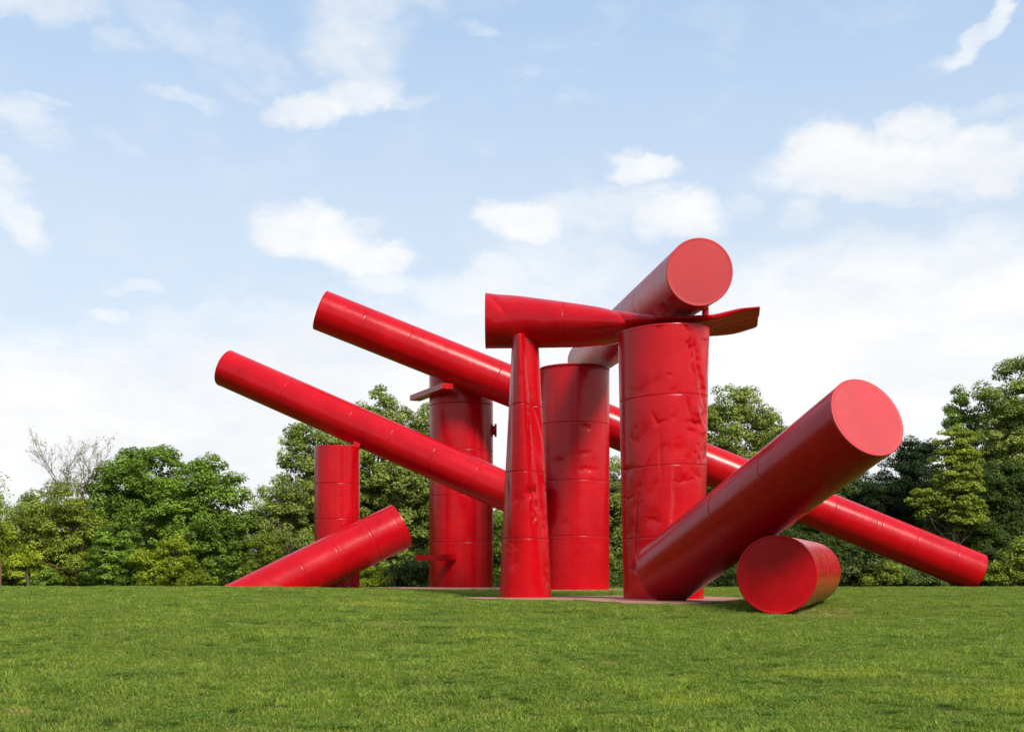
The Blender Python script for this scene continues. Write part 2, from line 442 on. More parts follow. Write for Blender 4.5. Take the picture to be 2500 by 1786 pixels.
for key, (pz, poly) in PADS.items():
    bm = bmesh.new()
    pts = []
    for i in range(len(poly)):                     # rounded outline
        a, b = Vector(poly[i]), Vector(poly[(i + 1) % len(poly)])
        pts += [a.lerp(b, .18), a.lerp(b, .5), a.lerp(b, .82)]
    vs = [bm.verts.new((p.x, p.y, pz)) for p in pts]
    f = bm.faces.new(vs)
    bmesh.ops.recalc_face_normals(bm, faces=[f])
    if f.normal.z < 0: f.normal_flip()
    ex = bmesh.ops.extrude_face_region(bm, geom=[f])
    for v in [g for g in ex['geom'] if isinstance(g, bmesh.types.BMVert)]: v.co.z -= 0.28
    bmesh.ops.recalc_face_normals(bm, faces=bm.faces[:])
    me = bpy.data.meshes.new('concrete_pad'); bm.to_mesh(me); bm.free()
    tag(add('concrete_pad', me, M_PAD), kind='structure')

# ------------------------------------------------------------------ the sculpture
SCULPT = empty('steel_sculpture', (1.0, 50.0, 0.95))
tag(SCULPT, 'monumental sculpture of bright red painted steel tanks, standing, leaning and lying together on the lawn', 'sculpture')
INV = SCULPT.location.copy()

def part(name, label=None):
    o = empty(name, (0, 0, 0), SCULPT)
    o.location = (-INV.x, -INV.y, -INV.z)           # part frames coincide with the place's own axes
    if label: o['label'] = label
    return o

def frame_of(P0, P1):
    a = (P1 - P0).normalized()
    mid = (P0 + P1) / 2
    view = (mid - Vector((0, 0, EYE))).normalized()
    e1 = (-view - a * (-view).dot(a))
    if a.dot(Vector((0, 0, 1))) > 0.999: e1 = Vector((0, -1, 0))
    e1.normalize()
    e2 = a.cross(e1)
    return a, e1, e2

class Dents:
    """sum of smooth dents and creases in (arc, s) metres"""
    def __init__(s): s.l = []
    def dent(s, u, v, ru, rv, d, ang=0): s.l.append((u, v, ru, rv, d, math.radians(ang), 0)); return s
    def crease(s, u, v, ru, rv, d, ang=0): s.l.append((u, v, ru, rv, d, math.radians(ang), 1)); return s
    def scatter(s, k, u0, u1, v0, v1, r, d, seed):
        g = random.Random(seed)
        for _ in range(k):
            q = g.uniform(0.5, 1.5)
            s.l.append((g.uniform(u0, u1), g.uniform(v0, v1), r * q * g.uniform(.5, 1.2), r * q * g.uniform(.5, 1.6), -d * g.uniform(.3, 1.2) * q, g.uniform(0, 3), int(g.random() < .4)))
        return s
    def __call__(s, U, V):
        z = np.zeros_like(U)
        U0, V0 = U, V
        U = U0 + .035 * np.sin(V0 * 9.1 + 2 * np.sin(U0 * 5.3)) + .02 * np.sin(V0 * 23 + U0 * 7)
        V = V0 + .035 * np.sin(U0 * 8.3 + 2 * np.sin(V0 * 4.1)) + .02 * np.sin(U0 * 21 - V0 * 6)
        for (u, v, ru, rv, d, a, kind) in s.l:
            UU, VV = (U, V) if kind == 0 else (U0 + .012 * np.sin(V0 * 3.1 + u), V0)
            x = (UU - u) * math.cos(a) + (VV - v) * math.sin(a)
            y = -(UU - u) * math.sin(a) + (VV - v) * math.cos(a)
            q = (x / ru) ** 2 + (y / rv) ** 2
            if kind == 0: z += d * (.55 * np.exp(-q) + .45 * np.exp(-2.2 * np.sqrt(q)))
            else: z += d * np.exp(-np.abs(x / ru) * 1.2) * np.exp(-(y / rv) ** 2)
        return z

def seam_ring(pt_fn, parent, s, wdt=0.012, raise_=-0.003, nth=96):
    th = np.linspace(0, 2 * math.pi, nth, endpoint=False)
    rows = []
    for ds, dr in ((-wdt, -0.03), (-wdt * .8, raise_ * .5), (0, raise_), (wdt * .8, raise_ * .5), (wdt, -0.03)):
        rows.append(pt_fn(th, np.full(nth, s + ds), dr))
    me = mesh_np('weld_seam', np.concatenate(rows), grid_quads(5, nth))
    add('weld_seam', me, M_SEAM, parent)

def seam_line(pt_fn, parent, th0, s0, s1, wdt=0.014, raise_=0.006, n=40):
    s = np.linspace(s0, s1, n)
    rows = []
    R = 1.2
    for dt, dr in ((-wdt, -0.02), (-wdt * .7, raise_), (wdt * .7, raise_), (wdt, -0.02)):
        rows.append(pt_fn(np.full(n, th0 + dt / R), s, dr))
    me = mesh_np('weld_seam', np.concatenate(rows), grid_quads(4, n, False))
    add('weld_seam', me, M_SEAM, parent)

def rivets(pt_fn, parent, pts, r=0.022):
    V, Q = [], []
    for (th, s) in pts:
        c = np.array(pt_fn(np.array([th]), np.array([s]), 0.0))[0]
        c2 = np.array(pt_fn(np.array([th]), np.array([s]), 0.02))[0]
        nrm = Vector(c2 - c).normalized(); t1 = nrm.orthogonal().normalized(); t2 = nrm.cross(t1)
        b = len(V)
        for k in range(6):
            a = k * math.pi / 3
            V.append(Vector(c) + (t1 * math.cos(a) + t2 * math.sin(a)) * r)
        for k in range(6):
            a = k * math.pi / 3
            V.append(Vector(c) + (t1 * math.cos(a) + t2 * math.sin(a)) * r * .55 + nrm * r * .7)
        for k in range(6):
            Q.append((b + k, b + (k + 1) % 6, b + 6 + (k + 1) % 6, b + 6 + k))
        Q.append((b + 6, b + 7, b + 8, b + 9)); Q.append((b + 9, b + 10, b + 11, b + 6))
    me = mesh_np('rivet_row', V, Q)
    tag(add('rivet_row', me, M_RED, parent), kind='stuff')

def shell(parent, pt_fn, cuts, L, nth=96, ds=0.25, lip=0.009, mat=None):
    """sections between the cuts, each a mesh of its own, with a rolled lip at every joint"""
    th = np.linspace(0, 2 * math.pi, nth, endpoint=False)
    for i in range(len(cuts) - 1):
        a, b = cuts[i], cuts[i + 1]
        n = max(2, int((b - a) / ds))
        mid = np.concatenate([[a + 0.03, a + .06], np.linspace(a + 0.12, b - 0.12, n), [b - .06, b - 0.03]]); n += 4
        ss = np.concatenate([[a + 0.006, a + 0.012], mid, [b - 0.012, b - 0.006]])
        dr = np.concatenate([[-lip * 1.6, -lip * .5], np.zeros(n), [-lip * .5, -lip * 1.6]])
        rows = [pt_fn(th, np.full(nth, s), d) for s, d in zip(ss, dr)]
        me = mesh_np('steel_section', np.concatenate(rows), grid_quads(len(ss), nth))
        add('steel_section', me, mat or M_RED, parent)

def cap(parent, pt_fn, s, out, label=None, nth=96, R=1.0, seed=1, rim=True, mat=None):
    """end plate with a narrow rim; 'out' is +1 for the far end of the axis, -1 for the near end"""
    th = np.linspace(0, 2 * math.pi, nth, endpoint=False)
    edge = np.asarray(pt_fn(th, np.full(nth, s), 0.0))
    c = edge.mean(0)
    g = np.random.default_rng(seed)
    ph = g.uniform(0, 6, 6)
    ax = np.asarray(pt_fn(th, np.full(nth, s + out * 0.1), 0.0)).mean(0) - c
    ax = ax / np.linalg.norm(ax)
    rows = []
    for k, fr, o in ((0, 1.004, -0.05), (1, 1.006, -0.006), (2, 1.0, 0.008), (3, .985, 0.014), (4, .97, 0.010)):
        rows.append(c + (edge - c) * fr + ax * o)
    for fr in (.9, .8, .7, .6, .5, .4, .3, .2, .1):
        wv = 0.006 * np.sin(1.6 * fr * np.cos(th) + ph[0]) * np.cos(1.3 * fr * np.sin(th) + ph[1])
        rows.append(c + (edge - c) * fr + ax[None, :] * (0.010 + wv[:, None] * (1 - fr ** 4)))
    V = np.concatenate(rows + [(c + ax * (0.010 + 0.006 * math.sin(ph[0]) * math.cos(ph[1])))[None, :]])
    Q = grid_quads(len(rows), nth)
    T = [(len(V) - 1, (len(rows) - 1) * nth + j, (len(rows) - 1) * nth + (j + 1) % nth, len(V) - 1) for j in range(nth)]
    V = [tuple(v) for v in V]
    faces = [tuple(q) for q in Q] + [t[:3] for t in T]
    me = bpy.data.meshes.new('end_plate'); me.from_pydata(V, [], faces)
    me.polygons.foreach_set('use_smooth', [True] * len(me.polygons)); me.update()
    o = add('end_plate', me, mat or M_RED, parent)
    if label: o['label'] = label
    bm = bmesh.new(); bm.from_mesh(me); bmesh.ops.recalc_face_normals(bm, faces=bm.faces[:]); bm.to_mesh(me); bm.free()
    return o

def make_pt(P0, P1, R, dents=None, R1=None, skew=0.0, shape=None):
    a, e1, e2 = frame_of(P0, P1)
    L = (P1 - P0).length
    A, E1, E2, O = (np.array(v) for v in (a, e1, e2, P0))
    def fn(th, s, dr=0.0):
        r = R if R1 is None else R + (R1 - R) * s / L
        rr = r + dr * np.ones_like(th)
        thw = np.where(th > math.pi, th - 2 * math.pi, th)
        if dents is not None: rr = rr + dents(thw * R, s)
        s2 = s + skew * np.sin(th) * r
        if shape is not None:
            x, y = shape(th, s, rr)
        else:
            x, y = rr * np.sin(th), rr * np.cos(th)
        return O + A * s2[:, None] + E1 * y[:, None] + E2 * x[:, None]
    return fn, L

def tube(name, label, P0, P1, R, cuts, dents=None, cap0=None, cap1=None, R1=None, lines=(), ds=0.4, nth=96, skew=0.0, shape=None, ring=True, seed=1, cap_mat=None, mat=None):
    p = part(name, label)
    fn, L = make_pt(P0, P1, R, dents, R1, skew, shape)
    cc = [c * L for c in cuts]
    shell(p, fn, cc, L, nth, ds, mat=mat)
    for c in cc[1:-1]: seam_ring(fn, p, c, nth=nth)
    for (t, s0, s1) in lines: seam_line(fn, p, t, s0 * L, s1 * L)
    if cap0 is not None: cap(p, fn, cc[0], -1, cap0 or None, nth, seed=seed, mat=cap_mat)
    if cap1 is not None: cap(p, fn, cc[-1], 1, cap1 or None, nth, seed=seed + 1, mat=cap_mat)
    return p, fn, L

# --- long tube A: from the upper left down behind the crushed front column
dA = Dents().scatter(9, -1.2, 1.2, 1, 18, .35, .02, 3)
tube('leaning_tube', 'long slender tube, lower of the two long ones, resting its middle on the short column',
     P(550, 898, 64), P(1318, 1236, 60.6), 0.965, [0, .21, .42, .55, .68, .81, 1], dA, cap0='', cap1='', ds=.3)
# --- long tube B: behind everything, its right end on the lawn
LB = (P(2385, 1397, 67) - P(783, 757, 65.3)).length
dB = Dents().dent(-.15, LB * .72, .22, .25, -.05).dent(.1, LB * .727, .14, .2, .06).crease(.35, LB * .63, .15, .5, -.03, 20).crease(.0, LB * .405, .2, .3, -.05, 30).scatter(16, -1.2, 1.2, 1, LB, .35, .02, 5)
tube('leaning_tube', 'longest tube, passing behind the columns from high in the air down to the grass',
     P(783, 757, 65.3), P(2385, 1397, 67), 1.075, [0, .065, .13, .263, .45, .55, .65, .77, .832, .84, .895, .956, 1], dB, cap0='', cap1='', ds=.3)
# --- big tube E rising towards the camera
tube('leaning_tube', 'thick tube rising steeply towards the viewer from the concrete pad',
     P(1626, 1397, 39.0), P(2118, 1018, 30.3), 1.065, [0, .43, .68, 1], Dents().scatter(7, -1.2, 1.2, 1, 9, .4, .014, 9), cap0='', cap1='tilted end plate that mirrors the pale sky', cap_mat=M_CAP, ds=.3, nth=128)
# --- top tube H
tube('bridging_tube', 'topmost tube, laid over the crushed beam and seen end on',
     P(1708, 664, 40.0), P(1432, 880, 70.8), 1.09, [0, .225, .5, .79, .93, 1], Dents().scatter(8, -1.5, 1.5, 1, 28, .4, .015, 11), cap0='round end plate facing the lawn', cap1='', cap_mat=M_CAP, mat=M_HIGH, lines=((-.62, .0, .11),), ds=.5, nth=128)
# --- lying tube M
lm = P(1896, 1402, 33.0); lm2 = P(1975, 1397, 42.3)
tube('lying_tube', 'short thick tube lying on the grass with closely spaced rings',
     lm, lm2, 1.065, [0, .06, .26, .43, .60, .78, 1], Dents().dent(-1.67, 1.2, .8, .9, -.05).dent(1.7, 1.2, .8, .9, -.03), cap0='large round end plate nearest the lawn', cap1='', ds=.25, nth=128)
# --- low tube L on the left, half sunk behind the crest
l0 = P(575, 1481, 57.6); l1 = P(978, 1283, 60.0)
l0 = l0 + (l0 - l1).normalized() * 1.2
tube('leaning_tube', 'short thick tube rising from the grass in front of the short column', l0, l1, 1.13, [0, .24, .47, .65, .83, .965, 1], Dents().scatter(6, -1.2, 1.2, 1, 9, .35, .012, 15), cap0='', cap1='', ds=.3)
# --- short column J
jx, jD = (823 - CX) / F * 62, 62
jp, jfn, jL = tube('column', 'shortest column, plain and narrow, with a long tube resting on its rim',
     Vector((jx, jD, .85)), Vector((jx, jD, 8.28)), 1.13, [0, .511, .748, 1], Dents().scatter(4, -1, 1, 1, 7, .3, .01, 17), cap1='', ds=.4)
seam_line(jfn, jp, .09, .511 * jL, .748 * jL); seam_line(jfn, jp, -.41, .02 * jL, .511 * jL)
br = box_mesh('support_bracket', .35, .5, .3, .01)
bo = add('support_bracket', br, M_RED, jp, (jx + 1.0, jD, 8.38)); bo.rotation_euler = (0, math.radians(24), 0)
# --- rear column G with beams and a flange
gD = 68.5; gX = (1126 - CX) / F * gD
dG = Dents().scatter(9, -1.6, 1.6, 1, 11, .35, .018, 21).dent(.55, 8.8, .2, .5, -.03)
gp, gfn, gL = tube('column', 'rear column with two short square beams and a round flange on its side',
     Vector((gX, gD, .9)), Vector((gX, gD, 13.3)), 1.78, [0, .222, .43, .63, .835, 1], dG, cap1='', ds=.3)
for u in (1.0, ):
    rivets(gfn, gp, [(u, s) for s in np.linspace(.5, 3.0, 22)] + [(u, s) for s in np.linspace(6.4, 8.3, 16)])
rivets(gfn, gp, [(t, gL * .835 + .07) for t in np.linspace(-.6, 1.3, 30)])
def beam(p_a, p_b, w_, h_):
    d = p_b - p_a
    me = box_mesh('square_beam', d.length, w_, h_, .012)
    o = add('square_beam', me, M_RED, gp, (p_a + p_b) / 2)
    o.rotation_euler = (0, -math.atan2(d.z, math.hypot(d.x, d.y)), math.atan2(d.y, d.x))
    return o
b1a, b1b = P(1013, 971, 69.3), P(1093, 943, 64.9); b1b.z = b1a.z = (b1a.z + b1b.z) / 2
beam(b1a, b1b, .62, .30)
b2a, b2b = P(1018, 1361, 66.6), P(1094, 1360, 65.6)
b2 = beam(b2a, b2b, .28, .33)
b3 = beam(P(1092, 1359, 65.75), P(1116, 1359, 67.2), .28, .33)
bm = bmesh.new()
bmesh.ops.create_cone(bm, cap_ends=True, segments=32, radius1=.38, radius2=.36, depth=.12)
bmesh.ops.create_cone(bm, cap_ends=True, segments=24, radius1=.26, radius2=.26, depth=.4, matrix=Matrix.Translation((0, 0, -.18)))
me = bpy.data.meshes.new('pipe_flange'); bm.to_mesh(me); bm.free()
fo = add('pipe_flange', me, M_RED, gp, (gX + 1.92, gD, EYE + (HY - 1050) / F * gD)); fo.rotation_euler = (0, math.radians(90), 0)

# --- middle column C2
cD = 62.0; cX = (1402 - CX) / F * cD
def uvc(px, py, cx, r, D, R, base):           # pixel on a column -> (arc, s)
    q = max(-1, min(1, (px - cx) / r))
    t = math.asin(q)
    return t * R, EYE + (HY - py) / F * (D - R * math.cos(t)) - base
d2 = Dents().scatter(14, -1.9, 1.9, 3, 10, .3, .02, 25)
for (px, py, ru, rv, dd, an, kind) in ((1427, 1043, .25, .12, -.07, 0, 0), (1420, 1107, .6, .08, -.05, 6, 0), (1445, 1105, .15, .25, .05, -20, 1), (1430, 1145, .6, .07, -.06, 0, 0), (1440, 1160, .15, .2, .05, 15, 1),
                                       (1360, 1125, .35, .15, -.04, 10, 0), (1440, 960, .5, .5, -.03, 0, 0), (1420, 900, .1, .5, -.04, 35, 1), (1470, 965, .2, .1, -.03, 0, 0), (1455, 1320, .2, .4, -.02, 0, 0)):
    u, v = uvc(px, py, 1402, 86, cD, 1.77, .9); d2.l.append((u, v, ru, rv, dd, math.radians(an), kind))
c2p, c2fn, c2L = tube('column', 'middle column with riveted seams and a few dents, under the far end of the top tube',
     Vector((cX, cD, .9)), Vector((cX, cD, 12.22)), 1.77, [0, .253, .496, .748, .985, 1], d2, cap1='', ds=.1, nth=200)
for sy in (.748, .496, .253):
    rivets(c2fn, c2p, [(t, c2L * sy - .10) for t in np.linspace(-1.3, 1.4, 40)])
rivets(c2fn, c2p, [(-.60, s) for s in np.linspace(.26 * c2L, .485 * c2L, 14)] + [(-.56, s) for s in np.linspace(.26 * c2L, .485 * c2L, 20)])
rivets(c2fn, c2p, [(1.28, s) for s in np.linspace(.3, .66 * c2L, 50)])
seam_line(c2fn, c2p, -.56, .253 * c2L, .496 * c2L); seam_line(c2fn, c2p, -.56, .75 * c2L, .92 * c2L); seam_line(c2fn, c2p, 1.22, .1, .66 * c2L)
rivets(c2fn, c2p, [(t, c2L * .97) for t in np.linspace(-1.3, 1.4, 30)])

# --- front column C3, dented and creased
dD = 42.0; dX = (1620 - CX) / F * dD
d3 = Dents().scatter(60, -1.8, 1.8, .5, 9, .13, .016, 31).scatter(14, .5, 1.6, 4, 9.3, .16, .035, 32)
for (px, py, ru, rv, dd, an, kind) in (
        (1667, 870, .10, .75, -.10, 8, 0), (1685, 900, .10, .8, -.12, 14, 0), (1676, 885, .05, .9, .06, 10, 1), (1700, 960, .14, .55, -.13, 12, 0), (1712, 850, .08, 1.1, .07, -6, 1), (1722, 900, .1, 1.2, -.08, -6, 0),
        (1686, 1010, .16, .35, .09, 15, 0), (1680, 1035, .35, .09, -.12, 0, 0), (1705, 1025, .15, .3, -.09, 20, 0), (1702, 1050, .12, .2, .07, 0, 0),
        (1665, 1000, .12, .5, -.07, 15, 1), (1705, 835, .3, .06, -.06, 0, 0), (1620, 917, .10, .06, -.04, 0, 0), (1600, 1030, .20, .06, -.05, 0, 0), (1590, 1020, .05, .22, -.06, 20, 1), (1567, 1060, .45, .60, -.05, -30, 0), (1575, 1120, .05, .5, .05, -25, 1),
        (1602, 1110, .06, .7, -.06, 2, 1), (1560, 950, .5, .35, -.05, 20, 0), (1530, 1140, .25, .12, -.07, 0, 0), (1690, 1125, .12, .08, -.06, 45, 0), (1640, 1100, .5, .3, -.03, 0, 0),
        (1527, 1210, .30, .03, -.10, 0, 0), (1547, 1290, .05, 1.3, -.11, -6, 1), (1535, 1300, .35, .9, -.06, 0, 0), (1540, 1385, .25, .06, -.09, 0, 0), (1548, 1370, .06, .25, .08, 20, 1), (1585, 1265, .20, .22, -.06, 0, 0), (1580, 1255, .2, .03, .04, 0, 0),
        (1660, 1175, .5, .05, -.03, 3, 0), (1690, 1165, .2, .1, -.03, 0, 0), (1600, 800, .15, .08, -.05, 0, 0), (1545, 1205, .3, .4, -.03, 0, 0), (1570, 1340, .3, .4, -.04, 0, 0)):
    u, v = uvc(px, py, 1620, 106, dD, 1.5, .75); d3.l.append((u, v, ru * .9, rv * .9, dd * .72, math.radians(an), kind))
tube('column', 'front column, thickest of all, badly dented and creased with dark seams',
     Vector((dX, dD, .75)), Vector((dX, dD, 10.05)), 1.36, [0, .247, .50, .750, 1], d3, R1=1.55, cap1='', ds=.045, nth=260, skew=.05)

# --- crushed front column C1
eD = 45.2; eX = (1283 - CX) / F * eD
H1 = 10.36 - .8
def sh1(th, s, rr):
    k = np.clip(s / H1, 0, 1)
    f = np.clip((k - .02) / .95, 0, 1); f = f ** 1.1
    ax = 1.0 - .55 * f; ay = 1.0 + .38 * f
    x = rr * np.sin(th) * ax; y = rr * np.cos(th) * ay
    # sharper nose at the front when crushed
    y = y + .12 * f * np.cos(th) ** 9
    # deep fold down the right side
    thw = np.where(th > math.pi, th - 2 * math.pi, th)
    g = np.exp(-((thw - (.78 + .22 * (1 - k))) / (.16 + .05 * k)) ** 2) * f
    x = x - .34 * g * rr; y = y - .1 * g
    g2 = np.exp(-((thw - 1.25) / .25) ** 2) * f
    x = x + .16 * g2
    # twist: the rear is pushed to the right
    x = x - .12 * y * f
    return x - .05 * f, y
d1 = Dents().scatter(22, .35, 1.3, 2.5, 9, .14, .028, 41).scatter(10, -1.3, .3, .5, 9, .2, .014, 43)
d1.crease(-.58, 5.5, .07, 4.5, .045, 0).crease(.52, 7.5, .05, 2.2, .05, -3).crease(.75, 6.2, .07, 1.2, -.12, 10).crease(.95, 5.2, .07, .7, .10, 12).crease(1.1, 6.5, .06, .9, -.12, 14).crease(.55, 4.0, .2, .12, -.10, 30).dent(.30, 3.95, .25, .12, -.09).dent(.45, 3.0, .12, .3, -.07).crease(-.9, 6.5, .05, 1.0, -.06, 4).crease(-.85, 4.2, .05, .4, -.07, 10).dent(-.5, 2.0, .25, .6, -.05).dent(.95, 1.0, .15, .5, -.08)
c1p, c1fn, c1L = tube('column', 'crushed column pinched narrow and folded towards its top, flared at its foot',
     Vector((eX, eD, .8)), Vector((eX, eD, 10.36)), .96, [0, .24, .492, .744, 1], d1, cap1='', ds=.045, nth=220, shape=sh1)
for zz in (3.35, 7.15, 7.75):
    rivets(c1fn, c1p, [(.82, zz)], r=.06)

# --- crushed horizontal tube K
kp = part('crushed_beam_tube', 'horizontal tube, round at one end and squashed flat at the other, lying across two columns')
# px, top, bottom(front silhouette), half depth, D
KS = [(1186, 716, 849, 1.02, 45.6), (1260, 722, 848, 1.04, 45.3), (1340, 731, 845, 1.08, 44.9), (1420, 741, 842, 1.13, 44.5), (1500, 752, 832, 1.20, 44.1), (1560, 761, 808, 1.28, 43.8), (1620, 768, 791, 1.36, 43.5), (1680, 768, 789, 1.42, 43.2), (1740, 762, 783, 1.45, 42.9), (1800, 754, 770, 1.46, 42.6), (1851, 747, 758, 1.46, 42.3)]
KA = np.array(KS, float)
kS = np.linspace(0, 1, len(KA))
dK = Dents().dent(.3, .5, .5, .35, -.05).crease(.5, .4, .1, .5, -.05, 60).crease(-.1, 4.2, .18, 2.2, -.10, 72).crease(.2, 5.2, .12, 1.2, -.08, 60).scatter(20, -1.5, 1.5, .3, 9.2, .3, .03, 51).dent(-.3, 9.0, .3, .3, -.05)
KLen = 9.6
def kfn(th, s, dr=0.0):
    k = np.clip(s / KLen, -.02, 1.02)
    px = np.interp(k, kS, KA[:, 0]); tp = np.interp(k, kS, KA[:, 1]); bt = np.interp(k, kS, KA[:, 2]); hd = np.interp(k, kS, KA[:, 3]); D = np.interp(k, kS, KA[:, 4])
    px = px + (k - np.clip(k, 0, 1)) * 600
    hz0 = (bt - tp) / 2 / F * D
    D0 = D; D = D - hd * np.clip(1 - hz0 / 1.03, 0, 1) * .9
    hz = (bt - tp) / 2 / F * D; cz = EYE + (HY - (tp + bt) / 2) / F * D
    cxw = (px - CX) / F * D
    thw = np.where(th > math.pi, th - 2 * math.pi, th)      # 0 faces the camera, + turns upward
    r = 1 + dr + dK(thw * 1.0, s) * np.clip(hz / .6, .5, 1)
    c, sn = np.cos(th), np.sin(th)
    pw = np.clip(hz0, .3, 1.0) ; fl = np.clip((k - .45) / .5, 0, 1); ex = 1 - .55 * fl; exz = 1 - .40 * fl
    y = -np.sign(c) * np.abs(c) ** ex * hd * r
    z = np.sign(sn) * np.abs(sn) ** exz * hz * r
    ramp = np.clip((k - .55) / .3, 0, 1)
    cxw = cxw + (.16 * (y + hd) - .22 * np.clip(y - .5 * hd, 0, 9)) * ramp * np.clip((k - .7) / .3, 0, 1)
    z = z - .13 * np.clip(y, 0, 3) * ramp + ramp * (.035 * np.sin(y * 4.2 + k * 14) + .03 * np.sin(k * 31 + y))
    z = z - y * -.0 + 0.10 * np.sin(k * 9) * (y / 1.4) * (k > .45) * (k - .45)
    return np.stack([cxw, D0 + y, cz + z], -1)
shell(kp, kfn, [0, KLen * .24, KLen * .47, KLen * .80, KLen], KLen, 200, .05)
for c in (.24, .47, .80): seam_ring(kfn, kp, KLen * c, nth=200)
seam_line(kfn, kp, .95, KLen * .24, KLen * .47)
cap(kp, kfn, 0.0, -1, None, 200)
cap(kp, kfn, KLen, 1, None, 200)
# gussets between K and the top tube
for (px, py, D, sx, sy, sz, ry) in ((1612, 757, 41.6, .5, .08, .36, -35), (1722, 765, 42.6, .16, .5, .38, 0)):
    me = box_mesh('support_bracket', sx, sy, sz, .01)
    o = add('support_bracket', me, M_RED, kp, P(px, py, D)); o.rotation_euler = (0, math.radians(ry), 0)

# ------------------------------------------------------------------ trees
def tube_path(V, Q, pts, r0, r1, seg=6):
    n = len(pts); b = sum(len(v) for v in V)
    pts = np.array(pts)
    d = np.gradient(pts, axis=0); d /= np.linalg.norm(d, axis=1)[:, None] + 1e-9
    up = np.array([0.3, 0.9, 0.1]); 
    s1 = np.cross(d, up); s1 /= np.linalg.norm(s1, axis=1)[:, None] + 1e-9
    s2 = np.cross(d, s1)
    r = np.linspace(r0, r1, n)[:, None, None]
    a = np.linspace(0, 2 * math.pi, seg, endpoint=False)
    ring = pts[:, None, :] + r * (np.cos(a)[None, :, None] * s1[:, None, :] + np.sin(a)[None, :, None] * s2[:, None, :])
    V.append(ring.reshape(-1, 3)); Q.append(grid_quads(n, seg) + b)

def leaves_mesh(name, C, N_, size, g, tone, flat=0.38, aspect=1.5):
    """kite-shaped leaves at C with normals near N_"""
    n = len(C)
    nr = N_ + g.normal(0, flat, (n, 3)); nr /= np.linalg.norm(nr, axis=1)[:, None]
    t = g.normal(0, 1, (n, 3)); t -= nr * (t * nr).sum(1)[:, None]; t /= np.linalg.norm(t, axis=1)[:, None]
    b = np.cross(nr, t)
    L = size * .86 * g.uniform(.6, 1.3, n)[:, None]; Wd = L / aspect
    p0 = C - t * L * .5; p2 = C + t * L * .5 - nr * L * .12
    p1 = C + b * Wd * .5 + nr * L * .06; p3 = C - b * Wd * .5 + nr * L * .06
    V = np.stack([p0, p1, p2, p3], 1).reshape(-1, 3)
    Q = np.arange(4 * n).reshape(n, 4)
    me = mesh_np(name, V, Q, False)
    at = me.attributes.new('tone', 'FLOAT', 'FACE')
    at.data.foreach_set('value', np.clip(tone, 0, 1).astype(np.float32))
    return me

